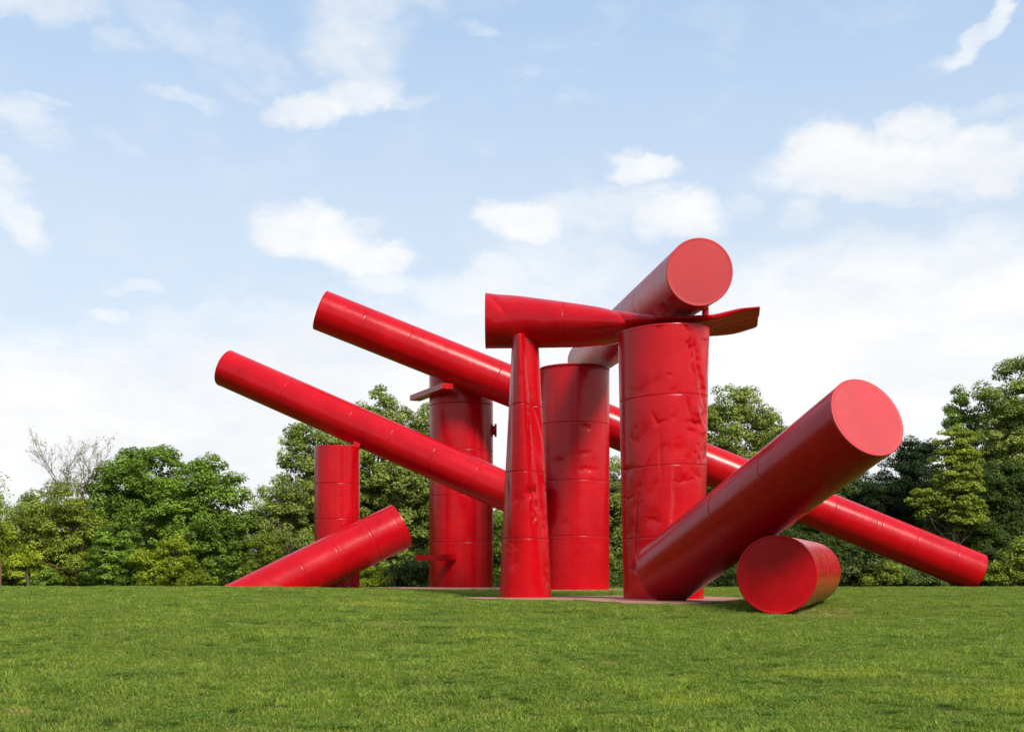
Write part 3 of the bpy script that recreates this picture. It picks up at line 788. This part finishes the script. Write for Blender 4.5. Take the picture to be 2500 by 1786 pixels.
TREES = []
def tree(kind, label, D, lobes, mat, seed, leaf=.17, puff=.62, dens=1.0, trunk=None, bark=None, cat='tree', group=None, layered=.6, inner=.25, base_z=None, gap=.0, depth_k=1.0):
    """lobes: (px, py, rx, ry) ellipses of the crown in photograph pixels at distance D"""
    g = np.random.default_rng(seed)
    k = D / F
    cxs = np.mean([l[0] for l in lobes])
    bx = (trunk[0] if trunk else cxs)
    bx = (bx - CX) * k
    bz = float(ground_z(np.array([bx]), np.array([D]))[0]) - .05
    root = empty(kind, (bx, D, bz)); tag(root, label, cat, group)
    o0 = np.array([bx, D, bz])
    C, NN, T, tips = [], [], [], []
    LB_ = [((l[0] - CX) * k, EYE + (HY - l[1]) * k, l[2] * k, l[3] * k, (l[4] * k if len(l) > 4 else 0.0)) for l in lobes]
    for (x, z, rx, rz, dy) in LB_:
        ry = max(min(rx, rz * 1.3), .5) * depth_k
        area = 4 * math.pi * ((rx * rz + rx * ry + ry * rz) / 3)
        npf = max(5, int(area / (puff * puff) * .52 * dens))
        d = g.normal(0, 1, (npf, 3)); d /= np.linalg.norm(d, axis=1)[:, None]
        d[:, 1] = np.where(g.random(npf) < .25, -np.abs(d[:, 1]), d[:, 1])
        rad = np.where(g.random(npf) < inner, g.uniform(.25, .75, npf), g.uniform(.78, 1.02, npf))
        pc = np.array([x, D + dy, z]) + d * rad[:, None] * np.array([rx, ry, rz])
        pc[:, 2] = np.maximum(pc[:, 2], bz + .25 + g.uniform(0, .4, npf))
        for i in range(npf):
            if g.random() < gap: continue
            pr = puff * g.uniform(.55, 1.25)
            nl = int(min(560, 95 * (pr / leaf / 3.4) ** 2 * 2.0))
            q = g.normal(0, 1, (nl, 3)); q /= np.linalg.norm(q, axis=1)[:, None]
            rr = g.uniform(.35, 1.0, nl) ** .6
            # sprays: flattened and a little drooping at the rim
            sp = q * rr[:, None] * np.array([pr, pr, pr * layered])
            sp[:, 2] -= .22 * (sp[:, 0] ** 2 + sp[:, 1] ** 2) / pr
            C.append(pc[i] + sp)
            NN.append(q * .6 + d[i] * .35 + np.array([0, 0, .55]))
            T.append(np.full(nl, g.normal(.45, .18)) + g.normal(0, .16, nl))
            tips.append(pc[i])
    C = np.concatenate(C) - o0; NN = np.concatenate(NN); T = np.concatenate(T)
    C[:, 2] = np.maximum(C[:, 2], .06)
    me = leaves_mesh('crown', C, NN, leaf, g, T)
    add('crown', me, mat, root)
    # trunk and limbs
    tips = np.array(tips) - o0
    zt = tips[:, 2].max(); tx = (np.mean([l[0] for l in lobes]) - CX) * k - bx
    V, Q = [], []
    tr_r = (trunk[1] if trunk and len(trunk) > 1 else max(.10, zt * .022))
    hgt = zt * .80
    kk = np.linspace(0, 1, 9)
    tp = np.stack([tx * kk ** 1.5 + g.normal(0, .05, 9) * kk, g.normal(0, .05, 9) * kk, hgt * kk], -1)
    tube_path(V, Q, tp, tr_r, tr_r * .25, 8)
    nb = min(46, max(8, len(tips) // 4))
    for i in g.choice(len(tips), nb, replace=False):
        tip = tips[i]
        f = np.clip((tip[2] / hgt) * .55 + g.uniform(-.08, .08), .12, .92)
        st = np.array([np.interp(f, kk, tp[:, c]) for c in range(3)])
        mid = st * .45 + tip * .55 + np.array([0, 0, -.08 * np.linalg.norm(tip - st)]) + g.normal(0, .12, 3)
        mid2 = st * .75 + tip * .25 + g.normal(0, .08, 3)
        tube_path(V, Q, [st, mid2, mid, tip], tr_r * (1 - f) * .5 + .025, .012, 5)
    tm = mesh_np('trunk', np.concatenate(V), np.concatenate(Q))
    add('trunk', tm, bark or M_BARK, root)
    TREES.append((root, me, tm, bx, D, bz))
    return root

def sparse_tree(kind, label, D, base_px, top, half_w, mat, seed, fork_y, lean=0.0, nleaf=900):
    g = np.random.default_rng(seed); k = D / F
    bx = (base_px - CX) * k; bz = float(ground_z(np.array([bx]), np.array([D]))[0]) - .05
    root = empty(kind, (bx, D, bz)); tag(root, label, 'tree')
    H = EYE + (HY - top) * k - bz
    hf = EYE + (HY - fork_y) * k - bz
    V, Q, tips = [], [], []
    st = np.array([0, 0, 0.]); tr = [st, np.array([.05, 0, hf * .4]), np.array([-.05, .05, hf * .75]), np.array([lean * .5, 0, hf])]
    tube_path(V, Q, tr, .17, .11, 8)
    def grow(p, d, L, r, lv):
        L = L * (1.0 if lv else half_w / 115.0)
        n = 5; pts = [p]; q = p.copy(); dd = d.copy()
        for i in range(n):
            dd = dd + g.normal(0, .09, 3) + np.array([0, 0, .05]); dd /= np.linalg.norm(dd)
            q = q + dd * L / n; pts.append(q.copy())
            if lv < 4 and i >= 1 and g.random() < (.9 if lv < 2 else .75):
                sd = g.normal(0, 1, 3); sd -= dd * sd.dot(dd); sd /= np.linalg.norm(sd)
                grow(q, dd * .85 + sd * g.uniform(.35, .75), L * g.uniform(.45, .65), r * .5, lv + 1)
            if lv >= 2: tips.append(q + g.normal(0, .05, 3))
        tube_path(V, Q, pts, r, max(.008, r * .3), 4)
    Hc = H - hf
    for (ang, ly) in ((-.52, 0), (-.30, .3), (-.10, -.2), (.06, .2), (.20, -.3), (.32, .3)):
        d = np.array([math.sin(ang), ly * .5, math.cos(ang)]); d /= np.linalg.norm(d)
        grow(np.array([lean * .5, 0, hf * g.uniform(.55, 1)]), d, Hc * g.uniform(.72, .92), .07, 0)
    me = mesh_np('trunk', np.concatenate(V), np.concatenate(Q)); add('trunk', me, M_BARK, root)
    tips = np.array(tips)
    idx = g.integers(0, len(tips), nleaf)
    C = tips[idx] + g.normal(0, .09, (nleaf, 3))
    me = leaves_mesh('crown', C, g.normal(0, 1, (nleaf, 3)), .12, g, g.uniform(0, 1, nleaf))
    add('crown', me, mat, root)
    return root

# ---- left group
tree('maple_tree', 'large rounded bright green maple with two domes, widest crown beside the thin bare tree', 80,
     [(378, 1150, 70, 58), (305, 1160, 58, 55), (250, 1200, 45, 55), (455, 1190, 62, 60), (515, 1150, 48, 50), (560, 1215, 48, 62), (595, 1300, 45, 70), (370, 1240, 90, 70), (270, 1290, 60, 70), (470, 1290, 80, 70), (540, 1370, 80, 50), (370, 1360, 90, 55), (410, 1112, 30, 25), (330, 1110, 38, 24)],
     L_MAPLE, 101, leaf=.20, trunk=(412, .24))
tree('maple_tree', 'low olive green tree filling the space below the thin bare tree', 77,
     [(100, 1250, 60, 42), (160, 1235, 52, 42), (60, 1290, 55, 50), (130, 1290, 70, 60), (200, 1310, 50, 70), (90, 1360, 80, 55), (170, 1380, 70, 40)],
     L_OLIVE, 102, leaf=.17, dens=.8, trunk=(188, .16), gap=.05, bark=M_BARK_RED)
sparse_tree('bare_tree', 'thin nearly leafless tree with fine upswept twigs against the sky', 79, 190, 1084, 98, L_SPRING, 5, 1255, lean=-.2, nleaf=1700)
tree('young_tree', 'yellowish green young tree at the edge of the picture by the reddish trunk', 76, [(15, 1320, 50, 45), (50, 1370, 60, 45), (-40, 1300, 60, 60), (-30, 1380, 70, 50)], L_LIME, 103, leaf=.17, dens=.8)
tree('slender_tree', 'slender tree with loose crown behind the olive tree at the picture edge', 84, [(40, 1262, 40, 30), (95, 1215, 40, 30), (-30, 1270, 60, 50), (150, 1190, 40, 30), (0, 1330, 70, 70)], L_OAK, 104, leaf=.17, dens=.6, gap=.2)
tree('shrub', 'brightest yellow green shrub in front of the maple, pointed at its top', 74,
     [(425, 1345, 34, 36), (395, 1385, 55, 40), (450, 1395, 50, 35), (350, 1370, 30, 28), (428, 1318, 14, 14), (490, 1415, 40, 18), (370, 1415, 50, 18)], L_LIME, 105, leaf=.17, puff=.45, cat='shrub', trunk=(425, .06))
tree('young_tree', 'fresh green young tree with flat sprays between olive tree and yellow green shrub', 75.5,
     [(290, 1300, 45, 26), (260, 1340, 45, 35), (310, 1350, 40, 40), (250, 1395, 45, 34), (300, 1400, 45, 30)], L_MAPLE, 106, leaf=.17, puff=.5, dens=.9, layered=.4)
tree('shrub', 'small round leafy bush at the foot of the olive tree', 74.5, [(120, 1402, 24, 28), (108, 1420, 28, 18)], L_MAPLE, 107, leaf=.17, puff=.4, cat='shrub')
tree('shrub', 'golden green sprig of a bush low at the picture edge', 74.8, [(75, 1362, 28, 16), (60, 1395, 36, 24)], L_LIME, 108, leaf=.15, puff=.4, dens=.7, cat='shrub')
tree('maple_tree', 'dull green tree behind the buried end of the low leaning tube', 80,
     [(680, 1210, 45, 45), (640, 1250, 40, 50), (700, 1290, 60, 60), (650, 1340, 50, 60), (730, 1350, 60, 60), (740, 1220, 40, 50), (620, 1400, 60, 30)], L_OAK, 109, leaf=.17, dens=.9, gap=.08)
tree('shrub', 'light green shrub behind the low leaning tube', 75, [(640, 1320, 30, 20), (655, 1350, 35, 25), (620, 1390, 45, 25)], L_OLIVE, 110, leaf=.16, puff=.4, cat='shrub')
sparse_tree('bare_tree', 'thin pale sapling with bare branches beside the short column', 76, 705, 1262, 30, L_SPRING, 8, 1340, nleaf=300)
# ---- centre
tree('oak_tree', 'tall oak with light olive crown rising behind the short column', 84,
     [(925, 1000, 45, 45), (880, 1035, 48, 45), (975, 1040, 42, 42), (1030, 1045, 36, 42), (930, 1090, 80, 50), (1040, 1110, 60, 60), (850, 1110, 60, 55), (960, 1180, 100, 60), (1060, 1200, 70, 70), (870, 1200, 60, 60), (980, 1290, 90, 60), (900, 1310, 60, 60), (1080, 1310, 60, 70), (930, 962, 20, 22), (1048, 1005, 18, 20), (985, 1380, 90, 45), (890, 1390, 60, 40)],
     L_OAK, 120, leaf=.21, trunk=(884, .26))
tree('oak_tree', 'oak with ragged outline leaning out beside the short column', 82,
     [(745, 1070, 40, 35), (715, 1105, 28, 45), (790, 1090, 50, 40), (740, 1150, 50, 50), (800, 1170, 55, 60), (750, 1230, 55, 50), (840, 1250, 50, 60), (790, 1320, 70, 60), (725, 1052, 18, 14)],
     L_OAK, 121, leaf=.20, dens=.95, gap=.05, trunk=(800, .2))
tree('shrub', 'yellow green bush at the foot of the oak beside the raised tube end', 75, [(905, 1400, 30, 28), (930, 1420, 40, 18), (885, 1425, 30, 15)], L_LIME, 122, leaf=.16, puff=.4, cat='shrub')
tree('shrub', 'grey green bush between the short column and the rear column', 76, [(990, 1400, 50, 30), (1030, 1380, 40, 40), (950, 1415, 50, 20)], L_SHRUB, 123, leaf=.15, puff=.4, cat='shrub')
sparse_tree('bare_tree', 'crooked bare sapling low between the short column and the rear column', 75, 960, 1375, 20, L_SPRING, 12, 1410, nleaf=60)
tree('maple_tree', 'bright green tree showing between the rear column and the crushed column', 82, [(1215, 1290, 45, 45), (1200, 1350, 50, 50), (1240, 1370, 50, 50), (1220, 1420, 60, 20)], L_MAPLE, 124, leaf=.18)
tree('oak_tree', 'leafy tree seen through the gap between the two tallest columns', 83, [(1500, 1160, 40, 50), (1480, 1230, 55, 60), (1530, 1250, 50, 70), (1500, 1340, 60, 60), (1490, 1400, 60, 40)], L_OAK, 125, leaf=.19, gap=.05)
# ---- right of centre
tree('oak_tree', 'rounded oak with airy crown behind the dented front column', 84,
     [(1775, 985, 48, 40), (1835, 985, 40, 38), (1720, 1010, 45, 45), (1870, 1040, 45, 48), (1790, 1060, 90, 55), (1890, 1110, 45, 50), (1720, 1110, 60, 60), (1830, 1140, 80, 60), (1780, 1200, 90, 50), (1900, 1060, 25, 25), (1660, 1060, 50, 60)],
     L_OAK, 130, leaf=.21, trunk=(1782, .26), gap=.04)
tree('maple_tree', 'green tree below the thick rising tube, darker than the oak above it', 80,
     [(1780, 1290, 70, 60), (1700, 1330, 60, 70), (1760, 1380, 80, 50), (1650, 1400, 70, 40), (1860, 1260, 50, 60), (1940, 1080, 45, 40), (1950, 1150, 50, 60)], L_SHADED, 131, leaf=.18)
# ---- right
tree('pine_tree', 'darkest evergreen tree behind the raised end of the thick tube', 81,
     [(2235, 1120, 40, 45), (2200, 1150, 45, 50), (2240, 1180, 50, 60), (2190, 1230, 60, 60), (2250, 1260, 50, 70), (2150, 1200, 50, 50), (2130, 1260, 50, 50), (2220, 1090, 22, 20), (2270, 1100, 26, 30)], L_DARK, 140, leaf=.15, dens=1.15, layered=.5)
tree('maple_tree', 'mid green tree in the shade behind the thick tube near the evergreen', 82,
     [(2090, 1190, 50, 50), (2040, 1240, 55, 60), (2110, 1270, 50, 60), (1990, 1280, 50, 70), (2060, 1330, 70, 60)], L_SHADED, 141, leaf=.18)
tree('tulip_tree', 'pointed yellow green tree with layered sprays standing before the evergreen', 76,
     [(2335, 1075, 42, 34), (2330, 1120, 55, 40), (2335, 1160, 60, 40), (2340, 1210, 58, 45), (2300, 1225, 50, 28), (2260, 1200, 26, 16), (2240, 1225, 30, 14), (2270, 1255, 30, 14), (2350, 1255, 60, 35), (2335, 1046, 18, 14)],
     L_OLIVE, 142, leaf=.19, puff=.5, layered=.35, dens=1.05, trunk=(2335, .12))
tree('tall_tree', 'tall ragged tree at the picture edge, highest crown of the wood', 82,
     [(2492, 880, 24, 22), (2455, 905, 24, 20), (2480, 945, 40, 35), (2420, 955, 32, 25), (2395, 970, 28, 22), (2440, 1000, 50, 35), (2500, 1010, 60, 50), (2420, 1050, 45, 45), (2490, 1090, 60, 60), (2430, 1140, 50, 60), (2540, 930, 60, 60), (2550, 1050, 60, 80)],
     L_OAK, 143, leaf=.19, dens=.85, gap=.10, trunk=(2440, .2))
tree('tall_tree', 'dark green tree poking above the pointed yellow green tree', 84,
     [(2345, 965, 18, 20), (2335, 995, 24, 22), (2325, 1025, 26, 22), (2365, 1010, 24, 22), (2375, 1045, 34, 34), (2400, 1090, 40, 50)], L_MAPLE, 144, leaf=.18, puff=.42, gap=.08)
tree('maple_tree', 'tree with shade-darkened leaves filling the wood below the ragged tall tree', 79,
     [(2440, 1180, 60, 60), (2490, 1200, 60, 70), (2410, 1240, 45, 60), (2470, 1280, 60, 60), (2540, 1240, 60, 90), (2430, 1330, 60, 60), (2540, 1380, 60, 60)], L_SHADED, 145, leaf=.18)
tree('shrub', 'broad dark rhododendron bank above the grounded end of the longest tube', 77,
     [(2300, 1300, 60, 32), (2370, 1290, 60, 35), (2420, 1320, 50, 35), (2330, 1345, 70, 40), (2400, 1370, 60, 45), (2270, 1350, 50, 40), (2250, 1400, 60, 30)], L_SHADED, 146, leaf=.15, puff=.45, cat='shrub')
tree('shrub', 'rhododendron bank under the sloping part of the longest tube', 75,
     [(2110, 1360, 50, 45), (2170, 1380, 55, 45), (2060, 1390, 50, 35), (2230, 1410, 55, 22), (2120, 1415, 70, 18), (2290, 1420, 60, 14)], L_SHRUB, 147, leaf=.15, puff=.42, cat='shrub')
tree('shrub', 'light green bush poking out low under the longest tube', 73.5, [(2165, 1400, 34, 30), (2150, 1420, 40, 14)], L_OLIVE, 148, leaf=.15, puff=.38, cat='shrub')
tree('shrub', 'fresh green shrub in the bottom corner of the wood beside the grounded tube end', 73.5,
     [(2470, 1370, 40, 32), (2500, 1350, 40, 40), (2440, 1400, 35, 30), (2490, 1410, 50, 24), (2550, 1380, 50, 50)], L_OLIVE, 149, leaf=.17, puff=.42, cat='shrub')
tree('shrub', 'leafy bush between the lying tube and the thick tube', 75, [(1930, 1330, 50, 50), (1880, 1390, 60, 40), (1980, 1390, 60, 40), (2010, 1330, 45, 55), (1800, 1405, 60, 28)], L_SHADED, 150, leaf=.15, puff=.45, cat='shrub')
# the reddish trunk at the left picture edge
V, Q = [], []
tube_path(V, Q, [np.array([0, 0, -.1]), np.array([.03, 0, 1.2]), np.array([-.2, .02, 3.0]), np.array([-.6, 0, 5.0])], .15, .07, 10)
for dx, dz, h in ((-1.4, 1.6, 2.6), (-.6, 1.9, 4.0)):
    tube_path(V, Q, [np.array([-.06, 0, h]), np.array([dx * .5, .2, h + dz * .6]), np.array([dx, .3, h + dz])], .07, .02, 5)
ex_ = (-3 - CX) * 71.5 / F
rt = empty('young_tree', (ex_, 71.5, float(ground_z(np.array([ex_]), np.array([71.5]))[0])))
tag(rt, 'young tree with reddish brown trunk cut by the picture edge', 'tree')
add('trunk', mesh_np('trunk', np.concatenate(V), np.concatenate(Q)), M_BARK_RED, rt)
g = np.random.default_rng(77)
Cc = np.array([-1.2, .3, 5.0]) + g.normal(0, 1, (5000, 3)) * np.array([.9, .9, .8])
Cc = Cc[Cc[:, 0] < .2]
add('crown', leaves_mesh('crown', Cc, g.normal(0, 1, Cc.shape) + [0, 0, .8], .17, g, g.normal(.5, .2, len(Cc))), L_OLIVE, rt)

# second and third rows of the wood: copies of the trees above, hidden but for chinks
src = [t for t in TREES if len(t[1].polygons) > 15000]
g2 = random.Random(4)
xs = list(np.linspace(-47, 47, 20))
SIDE = []
for row, D in enumerate((93, 104)):
    for i, x in enumerate(xs):
        x = x + g2.uniform(-1.5, 1.5) + row * 2.3
        u = x / D * F + CX
        # tree tops of the skyline rows stay under the front row's outline
        top = np.interp(u, [-200, 0, 120, 230, 400, 560, 640, 760, 1060, 1150, 1500, 1560, 1900, 1960, 2200, 2350, 2500, 2700], [1300, 1320, 1260, 1200, 1150, 1250, 1290, 1130, 1120, 1290, 1240, 1120, 1140, 1220, 1160, 1080, 960, 900])
        hgt = (HY - top) / F * D + EYE - 1.0 - row * .5
        r, cm, tm, bx, Dd, bz = g2.choice(src)
        z1 = max(v.co.z for v in cm.vertices) if not hasattr(tree, str(id(cm))) else getattr(tree, str(id(cm)))
        setattr(tree, str(id(cm)), z1)
        sc = hgt / z1
        o = r.copy(); COL.objects.link(o)
        o.name = 'woodland_tree'
        o.location = (x, D + g2.uniform(-2, 2), .85); o.rotation_euler = (0, 0, g2.uniform(0, 6.28))
        o.scale = (sc * 1.0, sc * 1.0, sc)
        if abs(u - 1250) > 1500: o.scale = (sc, sc, sc)
        o['label'] = 'shaded woodland tree deep behind the front row of trees'
        o['group'] = 'shaded trees deeper in the wood'; o['category'] = 'tree'
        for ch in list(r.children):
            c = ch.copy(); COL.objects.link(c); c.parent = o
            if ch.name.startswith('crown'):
                c.material_slots[0].link = 'OBJECT'; c.material_slots[0].material = L_SHADED  # back-row crowns take leaves with the shade put into their colour

# the wood also closes the lawn behind the viewer: it is what the glossy paint mirrors
g = np.random.default_rng(95)
nB = 70000
ang = g.uniform(-math.pi * .80, math.pi * .80, nB)
rad = 62 + 9 * g.random(nB) + 5 * np.sin(ang * 5)
top = 8.5 + 3.0 * np.sin(ang * 11 + 2 * np.sin(ang * 4)) + 1.6 * np.sin(ang * 29)
zb = g.random(nB) ** .8 * top
Cb = np.stack([rad * np.sin(ang), 28 - rad * np.cos(ang), zb + .1], -1)
me = leaves_mesh('far_wood', Cb, g.normal(0, .5, (nB, 3)) + np.stack([-np.sin(ang), np.cos(ang), np.full(nB, .6)], -1), .75, g, g.normal(.4, .2, nB))
tag(add('far_wood', me, L_MAPLE), 'belt of leafy woodland closing the lawn behind the viewer', 'woodland', kind='stuff')

# low undergrowth along the wood's edge, one uncountable mass
g = np.random.default_rng(91)
nC = 60000
ux = g.uniform(-44, 44, nC); uy = 77 + g.uniform(0, 13, nC)
hh = .5 + 1.3 * np.abs(np.sin(ux * .7 + np.sin(uy))) * g.random(nC) + (uy - 77) * .12
uz = ground_z(ux, uy) + g.random(nC) * hh
me = leaves_mesh('undergrowth', np.stack([ux, uy, uz], -1), g.normal(0, .7, (nC, 3)) + [0, -.2, .6], .24, g, g.normal(.35, .2, nC))
tag(add('undergrowth', me, L_SHADED), 'low shaded undergrowth along the foot of the wood', 'undergrowth', kind='stuff')  # darkened leaf colour paints the shade under the canopy

# ------------------------------------------------------------------ grass
def tuft(name, nb, hgt, spread, lean, g, wdt=.006):
    V, Fc, T = [], [], []
    for i in range(nb):
        a = g.uniform(0, 6.28); r = spread * math.sqrt(g.random())
        x, y = r * math.cos(a), r * math.sin(a)
        h = hgt * g.uniform(.5, 1.3); d = g.uniform(0, 6.28); l = lean * g.uniform(.2, 1.3) * h
        dx, dy = math.cos(d), math.sin(d); f = g.uniform(0, 6.28); sx, sy = math.cos(f) * wdt, math.sin(f) * wdt
        b = len(V)
        V += [(x - sx, y - sy, -.02), (x + sx, y + sy, -.02), (x + dx * l * .35 + sx * .8, y + dy * l * .35 + sy * .8, h * .6), (x + dx * l * .35 - sx * .8, y + dy * l * .35 - sy * .8, h * .6), (x + dx * l, y + dy * l, h)]
        Fc += [(b, b + 1, b + 2, b + 3), (b + 3, b + 2, b + 4)]
        t = g.random(); T += [t, t]
    me = bpy.data.meshes.new(name); me.from_pydata(V, [], Fc)
    at = me.attributes.new('tone', 'FLOAT', 'FACE'); at.data.foreach_set('value', T)
    me.materials.append(M_BLADE)
    return me

def clover(name, nb, g):
    V, Fc, T = [], [], []
    for i in range(nb):
        a = g.uniform(0, 6.28); r = .15 * math.sqrt(g.random()); x, y = r * math.cos(a), r * math.sin(a)
        h = g.uniform(.03, .065); t = g.random(); rot = g.uniform(0, 6.28)
        for k in range(3):
            an = rot + k * 2.094; R_ = g.uniform(.007, .011)
            b = len(V)
            cxx, cyy = x + math.cos(an) * R_, y + math.sin(an) * R_
            tz = g.uniform(-.004, .006)
            V += [(x, y, h), (cxx + math.cos(an + 1.4) * R_, cyy + math.sin(an + 1.4) * R_, h + tz), (cxx + math.cos(an) * R_ * .8, cyy + math.sin(an) * R_ * .8, h + tz), (cxx + math.cos(an - 1.4) * R_, cyy + math.sin(an - 1.4) * R_, h + .003)]
            Fc.append((b, b + 1, b + 2, b + 3)); T.append(t)
    me = bpy.data.meshes.new(name); me.from_pydata(V, [], Fc)
    at = me.attributes.new('tone', 'FLOAT', 'FACE'); at.data.foreach_set('value', T)
    me.materials.append(M_CLOVER)
    return me

g = np.random.default_rng(55)
tc_col = bpy.data.collections.new('grass_tufts')
specs = [tuft('grass_tuft', 60, .050, .17, .9, g), tuft('grass_tuft', 60, .058, .17, 1.1, g), tuft('grass_tuft', 55, .046, .16, .7, g), tuft('grass_tuft', 34, .095, .13, .9, g, .008), clover('grass_tuft', 60, g), tuft('grass_tuft', 60, .052, .17, 1.3, g)]
for i, me in enumerate(specs):
    o = bpy.data.objects.new('tuft_%d' % i, me); tc_col.objects.link(o)

def vnoise(x, y, s, seed):
    """cheap smooth value noise"""
    gg = np.random.default_rng(seed); tab = gg.random((256, 256))
    x, y = x / s, y / s; xi, yi = np.floor(x).astype(int), np.floor(y).astype(int); fx, fy = x - xi, y - yi
    fx = fx * fx * (3 - 2 * fx); fy = fy * fy * (3 - 2 * fy)
    q = lambda a, b: tab[a % 256, b % 256]
    return (q(xi, yi) * (1 - fx) + q(xi + 1, yi) * fx) * (1 - fy) + (q(xi, yi + 1) * (1 - fx) + q(xi + 1, yi + 1) * fx) * fy

PX, PY, DS = [], [], []
for (y0, y1, den) in ((8, 22, 48), (22, 36, 34), (36, 52, 24), (52, 76, 12)):
    hw = .50 * y1 + 2.5
    n = int((y1 - y0) * 2 * hw * den)
    x = g.uniform(-hw, hw, n); y = g.uniform(y0, y1, n)
    ok = np.abs(x) < .50 * y + 2.5
    PX.append(x[ok]); PY.append(y[ok]); DS.append(np.full(ok.sum(), 1.0 + .15 * (y0 > 20) + .2 * (y0 > 50)))
PX = np.concatenate(PX); PY = np.concatenate(PY); SC = np.concatenate(DS)
keep = np.ones(len(PX), bool)
for (pz, poly) in PADS.values(): keep &= poly_sd(PX, PY, poly) > .06
for (x, y, r) in ((jx, jD, 1.15), (gX, gD, 1.8), (cX, cD, 1.8), (eX, eD, 1.0), (dX, dD, 1.5)): keep &= np.hypot(PX - x, PY - y) > r
for (x, y, rx, ry) in TAN:
    q = np.hypot((PX - x) / rx, (PY - y) / ry) + (vnoise(PX, PY, .4, 3) - .5)
    keep &= ~((q < .9) & (g.random(len(PX)) < .5))
PX, PY, SC = PX[keep], PY[keep], SC[keep]
PZ = ground_z(PX, PY)
nz = vnoise(PX + 50, PY + 50, 1.1, 11) * .6 + vnoise(PX + 50, PY + 50, .35, 12) * .4
nz2 = vnoise(PX + 90, PY + 50, .9, 13)
idx = g.integers(0, 3, len(PX)); idx[g.random(len(PX)) < .25] = 5
idx[(nz2 > .66) & (g.random(len(PX)) < .35)] = 3
idx[(nz > .56) & (g.random(len(PX)) < .20)] = 4
SC = .84 * SC * (.75 + .55 * vnoise(PX, PY, .8, 17)) * g.uniform(.8, 1.2, len(PX))
far = np.clip((PY - 45) / 25, 0, 1); SC = SC * (1 - .3 * far)
pm = bpy.data.meshes.new('lawn_grass'); pm.vertices.add(len(PX))
pm.vertices.foreach_set('co', np.stack([PX, PY, PZ], -1).astype(np.float32).ravel())
for nm, arr in (('rot', g.uniform(0, 6.28, len(PX))), ('scl', SC)):
    a = pm.attributes.new(nm, 'FLOAT', 'POINT'); a.data.foreach_set('value', arr.astype(np.float32))
a = pm.attributes.new('pick', 'INT', 'POINT'); a.data.foreach_set('value', idx.astype(np.int32))
go = add('lawn_grass', pm, None)
tag(go, 'short green lawn grass with clover and yellowish patches', 'grass', kind='stuff')
ng = bpy.data.node_groups.new('scatter_grass', 'GeometryNodeTree')
ng.interface.new_socket('Geometry', in_out='INPUT', socket_type='NodeSocketGeometry')
ng.interface.new_socket('Geometry', in_out='OUTPUT', socket_type='NodeSocketGeometry')
nn = ng.nodes; gi = nn.new('NodeGroupInput'); gout = nn.new('NodeGroupOutput')
ci = nn.new('GeometryNodeCollectionInfo'); ci.inputs['Collection'].default_value = tc_col; ci.inputs['Separate Children'].default_value = True; ci.inputs['Reset Children'].default_value = True
ip = nn.new('GeometryNodeInstanceOnPoints')
def named(nm, ty):
    q = nn.new('GeometryNodeInputNamedAttribute'); q.data_type = ty; q.inputs['Name'].default_value = nm
    return q.outputs['Attribute']
cb = nn.new('ShaderNodeCombineXYZ'); ng.links.new(named('rot', 'FLOAT'), cb.inputs[2])
e2r = nn.new('FunctionNodeEulerToRotation'); ng.links.new(cb.outputs[0], e2r.inputs[0])
ng.links.new(gi.outputs[0], ip.inputs['Points']); ng.links.new(ci.outputs[0], ip.inputs['Instance'])
ip.inputs['Pick Instance'].default_value = True
ng.links.new(named('pick', 'INT'), ip.inputs['Instance Index'])
ng.links.new(e2r.outputs[0], ip.inputs['Rotation']); ng.links.new(named('scl', 'FLOAT'), ip.inputs['Scale'])
ng.links.new(ip.outputs[0], gout.inputs[0])
md = go.modifiers.new('scatter', 'NODES'); md.node_group = ng
print('tufts', len(PX), 'leaf faces', sum(len(t[1].polygons) for t in TREES))
